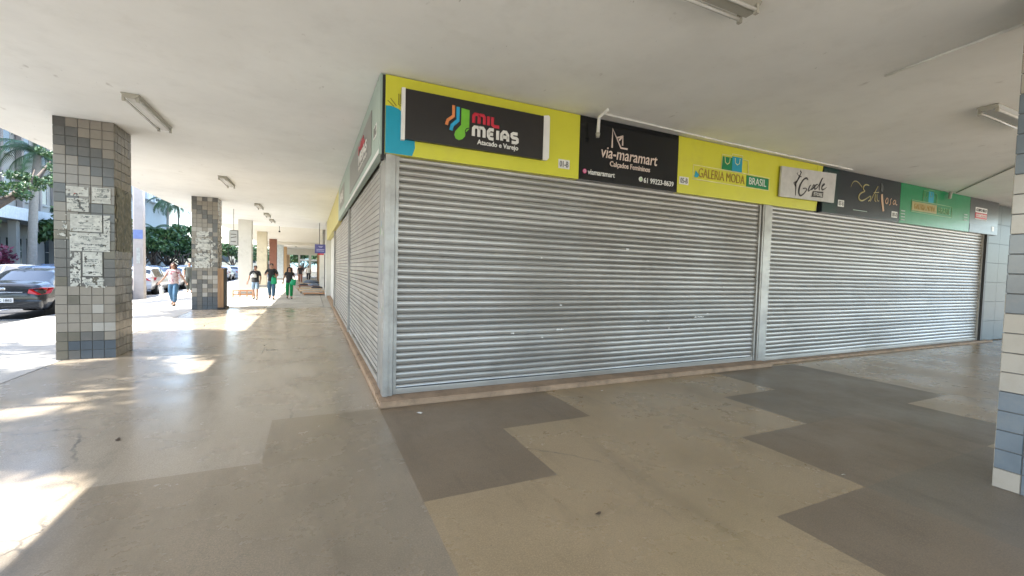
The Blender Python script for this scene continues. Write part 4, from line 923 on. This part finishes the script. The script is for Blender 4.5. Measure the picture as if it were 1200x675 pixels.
# ------------------------------------------------------------------ trees
def leafy(bm, centre, rad, n, size, q, mi=3):
    for _ in range(n):
        while True:
            p = Vector((q.uniform(-1, 1), q.uniform(-1, 1), q.uniform(-1, 1)))
            if .15 < p.length < 1: break
        c = Vector(centre) + Vector((p.x * rad[0], p.y * rad[1], p.z * rad[2])); s = size * q.uniform(.6, 1.4)
        nrm = Vector((q.gauss(0, 1), q.gauss(0, 1), q.gauss(.6, 1))).normalized(); a = nrm.orthogonal().normalized(); a.rotate(Matrix.Rotation(q.uniform(0, 6.28), 3, nrm)); b = nrm.cross(a)
        f = bm.faces.new([bm.verts.new(c + a * s), bm.verts.new(c + b * s * .45), bm.verts.new(c - a * s), bm.verts.new(c - b * s * .45)]); f.material_index = q.choice((0, 0, 1, 1, 2))
def tree(label, x, y, blobs, trunk, limbs, nleaf, size, seed, group=None, name="leafy_tree"):
    q = random.Random(seed); r = tag(emptyo(name, (x, y, -.13)), label, "tree", group)
    bm = bmesh.new(); tube(bm, trunk[0], trunk[1], 10)
    for L, rr in limbs: tube(bm, L, rr, 7)
    meshobj("trunk", bm, M_bark, r)
    bm = bmesh.new(); tot = sum(b[3] * b[4] * b[5] for b in blobs)
    for b in blobs:
        k = max(6, int(nleaf * b[3] * b[4] * b[5] / tot)); 
        sub = max(3, int(3 + 5 * b[3]))
        for _ in range(sub):
            o = Vector((q.uniform(-.7, .7) * b[3], q.uniform(-.7, .7) * b[4], q.uniform(-.7, .7) * b[5])); leafy(bm, Vector(b[:3]) + o, (b[3] * .42, b[4] * .42, b[5] * .36), k // sub, size, q)
    meshobj("crown", bm, M_leaf, r)
    return r
# street trees whose crowns shade the near pavement
def street_tree(x, y, label, seed, h=9.3, rr=2.4, n=9000, size=.13):
    q = random.Random(seed)
    blobs = [(q.uniform(-.8, .8) * rr, q.uniform(-.8, .8) * rr, h + q.uniform(-1.9, 1.9), q.uniform(1.0, 1.5), q.uniform(1.0, 1.5), q.uniform(.7, 1.0)) for _ in range(16)]
    limbs = [([(0, 0, 2.4), ((b[0]) * .5, b[1] * .5, (2.4 + b[2]) * .52), (b[0], b[1], b[2])], [.13, .09, .04]) for b in blobs[:6]]
    return tree(label, x, y, blobs, ([(0, 0, 0), (.05, 0, 1.3), (0, .05, 2.6), (0, 0, 4.5)], [.28, .2, .18, .1]), limbs, n, size, seed, "street trees along the lot")
street_tree(-11.2, -4.4, "street tree outside the arcade behind the viewer", 31)
street_tree(-11.0, 1.2, "street tree outside the arcade left of the viewer", 32, rr=2.3, n=12000)
street_tree(-11.2, 7.6, "street tree opposite the near tiled column", 33, rr=2.5, n=14000)
street_tree(-11.4, 11.8, "street tree outside the frame before the black sedan", 34, rr=1.4, n=7500)
# the tree whose branch reaches in from the left
tree("leafy tree whose leaning bough crosses above the black sedan", -11.5, 19.5,
     [(1.4, 2.6, 4.3, .7, .7, .4), (1.5, 3.6, 4.8, .75, .9, .45), (1.6, 4.7, 5.1, .7, .9, .4), (1.5, 5.2, 5.9, .5, .6, .5), (1.3, 2.0, 3.0, .5, .5, .3), (1.7, 5.6, 5.0, .5, .6, .3), (0, -1.0, 9.3, 1.2, 1.3, 1.0), (.3, .4, 10.2, 1.2, 1.2, .9), (.2, -2.2, 8.4, 1.1, 1, .9), (0, -1.8, 10.2, 1.1, 1, .8), (.6, -.6, 7.9, 1, 1.1, .7)],
     ([(-.6, -.4, 0), (-.4, -.2, 1.2), (.5, .3, 2.4), (1.2, 1.5, 3.2)], [.26, .22, .19, .17]), [([(1.2, 1.5, 3.2), (1.4, 3.0, 4.1), (1.5, 4.4, 5.0), (1.5, 5.4, 5.9)], [.17, .13, .09, .03]), ([(1.35, 2.6, 3.9), (1.7, 3.4, 4.5), (1.6, 4.0, 5.3)], [.07, .05, .02]), ([(1.2, 1.5, 3.2), (.2, .4, 6), (.2, -.8, 8), (0, -1, 9.6)], [.12, .1, .08, .03])], 15000, .075, 41)
def palm(x, y, h, label, seed, nf=16, fl=2.6, lean=.3, tr=.2, hang=.6):
    q = random.Random(seed); r = tag(emptyo("palm_tree", (x, y, -.13)), label, "palm", "palms across the lot")
    bm = bmesh.new(); P = [(lean * (k / 6) ** 2, 0, h * k / 6) for k in range(7)]; tube(bm, P, [tr * 1.25, tr, tr * .9, tr * .9, tr * .85, tr * .8, tr * .7], 10); meshobj("trunk", bm, M_palmb, r)
    bm = bmesh.new(); top = Vector((lean, 0, h))
    for k in range(nf):
        a = 2 * math.pi * k / nf + q.uniform(-.2, .2); up = q.uniform(-.2, 1.1); d = Vector((math.cos(a), math.sin(a), 0)); pr = top; L = fl * q.uniform(.8, 1.1); n = 9; pts = [top]
        for i in range(1, n + 1):
            t = i / n; ang = up - t * (1.2 + hang); pts.append(pts[-1] + (d * math.cos(ang) + Vector((0, 0, math.sin(ang)))) * L / n)
        for i in range(n):
            A, B = pts[i], pts[i + 1]; sd = d.cross(Vector((0, 0, 1)))
            for m_ in range(3):
                c = A.lerp(B, m_ / 3); ll = .62 * math.sin(math.pi * min(1, (i + m_ / 3 + 1) / (n + 1))) + .12
                for s in (-1, 1):
                    tip = c + sd * s * ll * .8 + (B - A).normalized() * ll * .4 + Vector((0, 0, -ll * .45)); bm.faces.new([bm.verts.new(c), bm.verts.new(c + (B - A) * .25), bm.verts.new(tip)])
        tube(bm, pts, [.03] * n + [.008], 4, False)
    meshobj("fronds", bm, M_palml, r)
palm(-18.6, 43.6, 9.4, "tall palm with drooping fronds before the pale facade at left", 51, 18, 3.2, .4, .28, .9)
palm(-18.8, 48.2, 12.5, "palm with bare leaning trunk right beside the near tiled column", 52, 16, 3, -.5, .3, .6)
palm(-19, 78.0, 10.8, "distant palm with feathery top above the bushy trees", 53, 16, 3.2, .2, .2)
palm(-19.0, 84.5, 10.8, "second distant palm close to the second tiled column", 54, 16, 3.2, -.2, .2)
palm(-17.5, 66, 5.8, "low palm among the bushy trees behind the pole", 55, 18, 2.8, .2, .25)
palm(-18.5, 72, 5.6, "low palm half merged with the bushy trees", 56, 18, 2.8, .2, .25)
def bushy(x, y, h, rr, label, seed, n=3600, mi=None):
    q = random.Random(seed); blobs = [(q.uniform(-1, 1) * rr, q.uniform(-1, 1) * rr, h * q.uniform(.52, 1.0), rr * .42, rr * .42, h * .13) for _ in range(12)]
    return tree(label, x, y, blobs, ([(0, 0, 0), (.1, 0, h * .25), (0, .1, h * .5)], [.25, .18, .12]), [([(0, 0, h * .2), (b[0] * .5, b[1] * .5, h * .45), (b[0], b[1], b[2])], [.1, .08, .03]) for b in blobs[:6]], n, .26, seed, "bushy trees across the lot")
for k, (x, y, h, rr, lb) in enumerate(((-16.5, 58, 5.2, 2.6, "bushy tree immediately right of the concrete pole"), (-16.8, 64, 5.6, 2.8, "bushy tree at the middle of the green clump"), (-17, 70, 5.9, 3, "bushy tree under the distant palms"),
                                       (-17, 77, 5.6, 3.2, "bushy tree just left of the second tiled column"), (-17.5, 85, 5.2, 3, "bushy tree hidden partly by the second tiled column"), (-14, 100, 5.4, 4, "rounded tree in the gap right of the second tiled column"), (-19, 52, 6, 2.4, "bushy tree left of the concrete pole"),
                                       (-9, 112, 5.5, 4.5, "distant tree in the gap beside the white column"), (-1.5, 92, 4.5, 3.5, "dark tree seen through the far arcade opening"), (3.5, 95, 5, 3.5, "dark tree right of the one in the far opening"))):
    bushy(x, y, h, rr, lb, 60 + k, 2700)
q = random.Random(3)
r = tag(emptyo("magenta_shrub", (-16.6, 36.0, -.13)), "magenta leaved shrub behind the cars at the left edge", "shrub")
bm = bmesh.new(); tube(bm, [(0, 0, 0), (0, .1, 1.2)], [.06, .03], 6); tube(bm, [(0, 0, .4), (.3, .1, 1.4)], [.04, .02], 6); meshobj("stem", bm, M_bark, r)
bm = bmesh.new()
for _ in range(7): leafy(bm, (q.uniform(-.8, .8), q.uniform(-.8, .8), q.uniform(1.2, 2.5)), (.5, .5, .4), 110, .12, q)
meshobj("leaves", bm, [M_leafm, mat("leaf_purple", (.1, .015, .04), .5), M_leafm], r)
# ------------------------------------------------------------------ buildings across the lot
r = tag(emptyo("office_building", (-22, 34, -.16)), "pale office block with a white slab band and ground floor pillars", "building")
L = 31
boxo("wall", (-12, -2.2, 0, L, 0, 4.9), M_facade, r); boxo("upper_wall", (-12, 0, 0, L, 5.9, 17), M_facade, r); boxo("slab_band", (-12, .7, -.3, L + .3, 4.9, 5.9), mat("white_band", (.72, .74, .74), .6), r, .02)
for k in range(11): boxo("pillar", (-.4, .1, k * 3.0 + .2, k * 3.0 + .7, 0, 4.9), M_facade, r, .02)
for k in range(10):
    g = boxo("ground_window", (-2.2, -2.14, k * 3 + .9, k * 3 + 3.0, .5, 3.6), M_glass, r)
    boxo("transom", (-2.14, -2.1, k * 3 + .9, k * 3 + 3.0, 2.4, 2.5), M_facade, g); boxo("mullion", (-2.14, -2.09, k * 3 + 1.9, k * 3 + 2.0, .5, 3.6), M_facade, g)
for fl in range(3):
    for k in range(12):
        g = boxo("upper_window", (.002, .05, k * 2.6 + .5, k * 2.6 + 1.7, 6.7 + fl * 3.5, 8.4 + fl * 3.5), M_glass, r); boxo("sill", (.0, .25, k * 2.6 + .4, k * 2.6 + 1.8, 6.5 + fl * 3.5, 6.69 + fl * 3.5), M_facade, g)
for k in range(13): boxo("fin", (.05, .4, k * 2.6 - .15, k * 2.6 + .15, 5.95, 17), M_facg, r)
r = tag(emptyo("ribbed_building", (-22, 66, -.16)), "bluish white building with vertical ribs and boxed windows", "building")
boxo("wall", (-12, 0, 0, 24, 0, 22), M_facb, r)
bm = bmesh.new()
for k in range(48): box(bm, .002, .16, k * .5 + .05, k * .5 + .22, .5, 22)
meshobj("ribs", bm, M_facb, r)
for k in range(4):
    g = boxo("window_box", (.17, .9, 8 + k * 3.4, 10.4 + k * 3.4, 10.6, 12.0), mat("window_box_white", (.7, .72, .72), .5), r, .03); boxo("pane", (.9, .93, 8.3 + k * 3.4, 10.1 + k * 3.4, 10.8, 11.8), M_glass, g)
# low hill and hazy blocks beyond the lot
bm = bmesh.new(); n = 40
for k in range(n + 1):
    a = math.radians(60 + 70 * k / n); R_ = 420; hh = 18 + 10 * noise.noise(Vector((k * .23, 0, 0))) + 6 * noise.noise(Vector((k * .7, 1, 0)))
    bm.verts.new((R_ * math.cos(a), R_ * math.sin(a), -1)); bm.verts.new(((R_ + 60) * math.cos(a), (R_ + 60) * math.sin(a), hh))
bm.verts.ensure_lookup_table()
for k in range(n): bm.faces.new([bm.verts[2 * k], bm.verts[2 * k + 2], bm.verts[2 * k + 3], bm.verts[2 * k + 1]])
tag(meshobj("hills", bm, mat("hill_green", (.12, .2, .2), .9, var=.2, scale=.05)), kind='structure')
r = tag(emptyo("distant_building", (-26, 150, 0)), "low pale building far beyond the parked white cars", "building")
boxo("wall", (-10, 16, 0, 12, 0, 6), M_cream, r); boxo("roof", (-10.5, 16.5, -.5, 12.5, 6, 6.5), M_facg, r)
for k in range(7): boxo("window", (-8 + k * 3.4, -6.2 + k * 3.4, -.05, -.002, 2, 4), M_glass, r)

# ------------------------------------------------------------------ small litter on the floor
for x, y, sz, m, nm, lb in ((1.16, 4.95, .05, M_chip, "paper_scrap", "small pale paper scrap on the dark floor patch near the corner"), (1.85, 2.42, .035, mat("dry_leaf", (.08, .05, .03), .8), "dry_leaf", "dark dry leaf on the beige floor in the foreground"),
                            (4.2, 2.1, .03, M_chip, "paper_scrap", "tiny white scrap beside the dark floor patch on the right"), (-1.65, 5.2, .05, MATS["dry_leaf"] if "dry_leaf" in MATS else M_ink, "dry_leaf", "dark dry leaf on the pale floor left of the shop corner"),
                            (-2.2, 7.6, .05, M_ink, "dry_leaf", "curled dark leaf on the pale floor near the first tiled column"), (3.8, 5.0, .04, M_chip, "paper_scrap", "white scrap at the foot of the first wide shutter")):
    q = random.Random(int(x * 100)); bm = bmesh.new()
    ring = [(math.cos(a) * sz * q.uniform(.5, 1), math.sin(a) * sz * .5 * q.uniform(.5, 1), .004 + q.uniform(0, .012)) for a in [k * math.pi / 4 for k in range(8)]]
    c = bm.verts.new((0, 0, .012)); vs = [bm.verts.new(p) for p in ring]
    for k in range(8): bm.faces.new((c, vs[k], vs[(k + 1) % 8]))
    o = tag(meshobj(nm, bm, m), lb, "litter"); o.location = (x, y, .001); o.rotation_euler.z = q.uniform(0, 3)
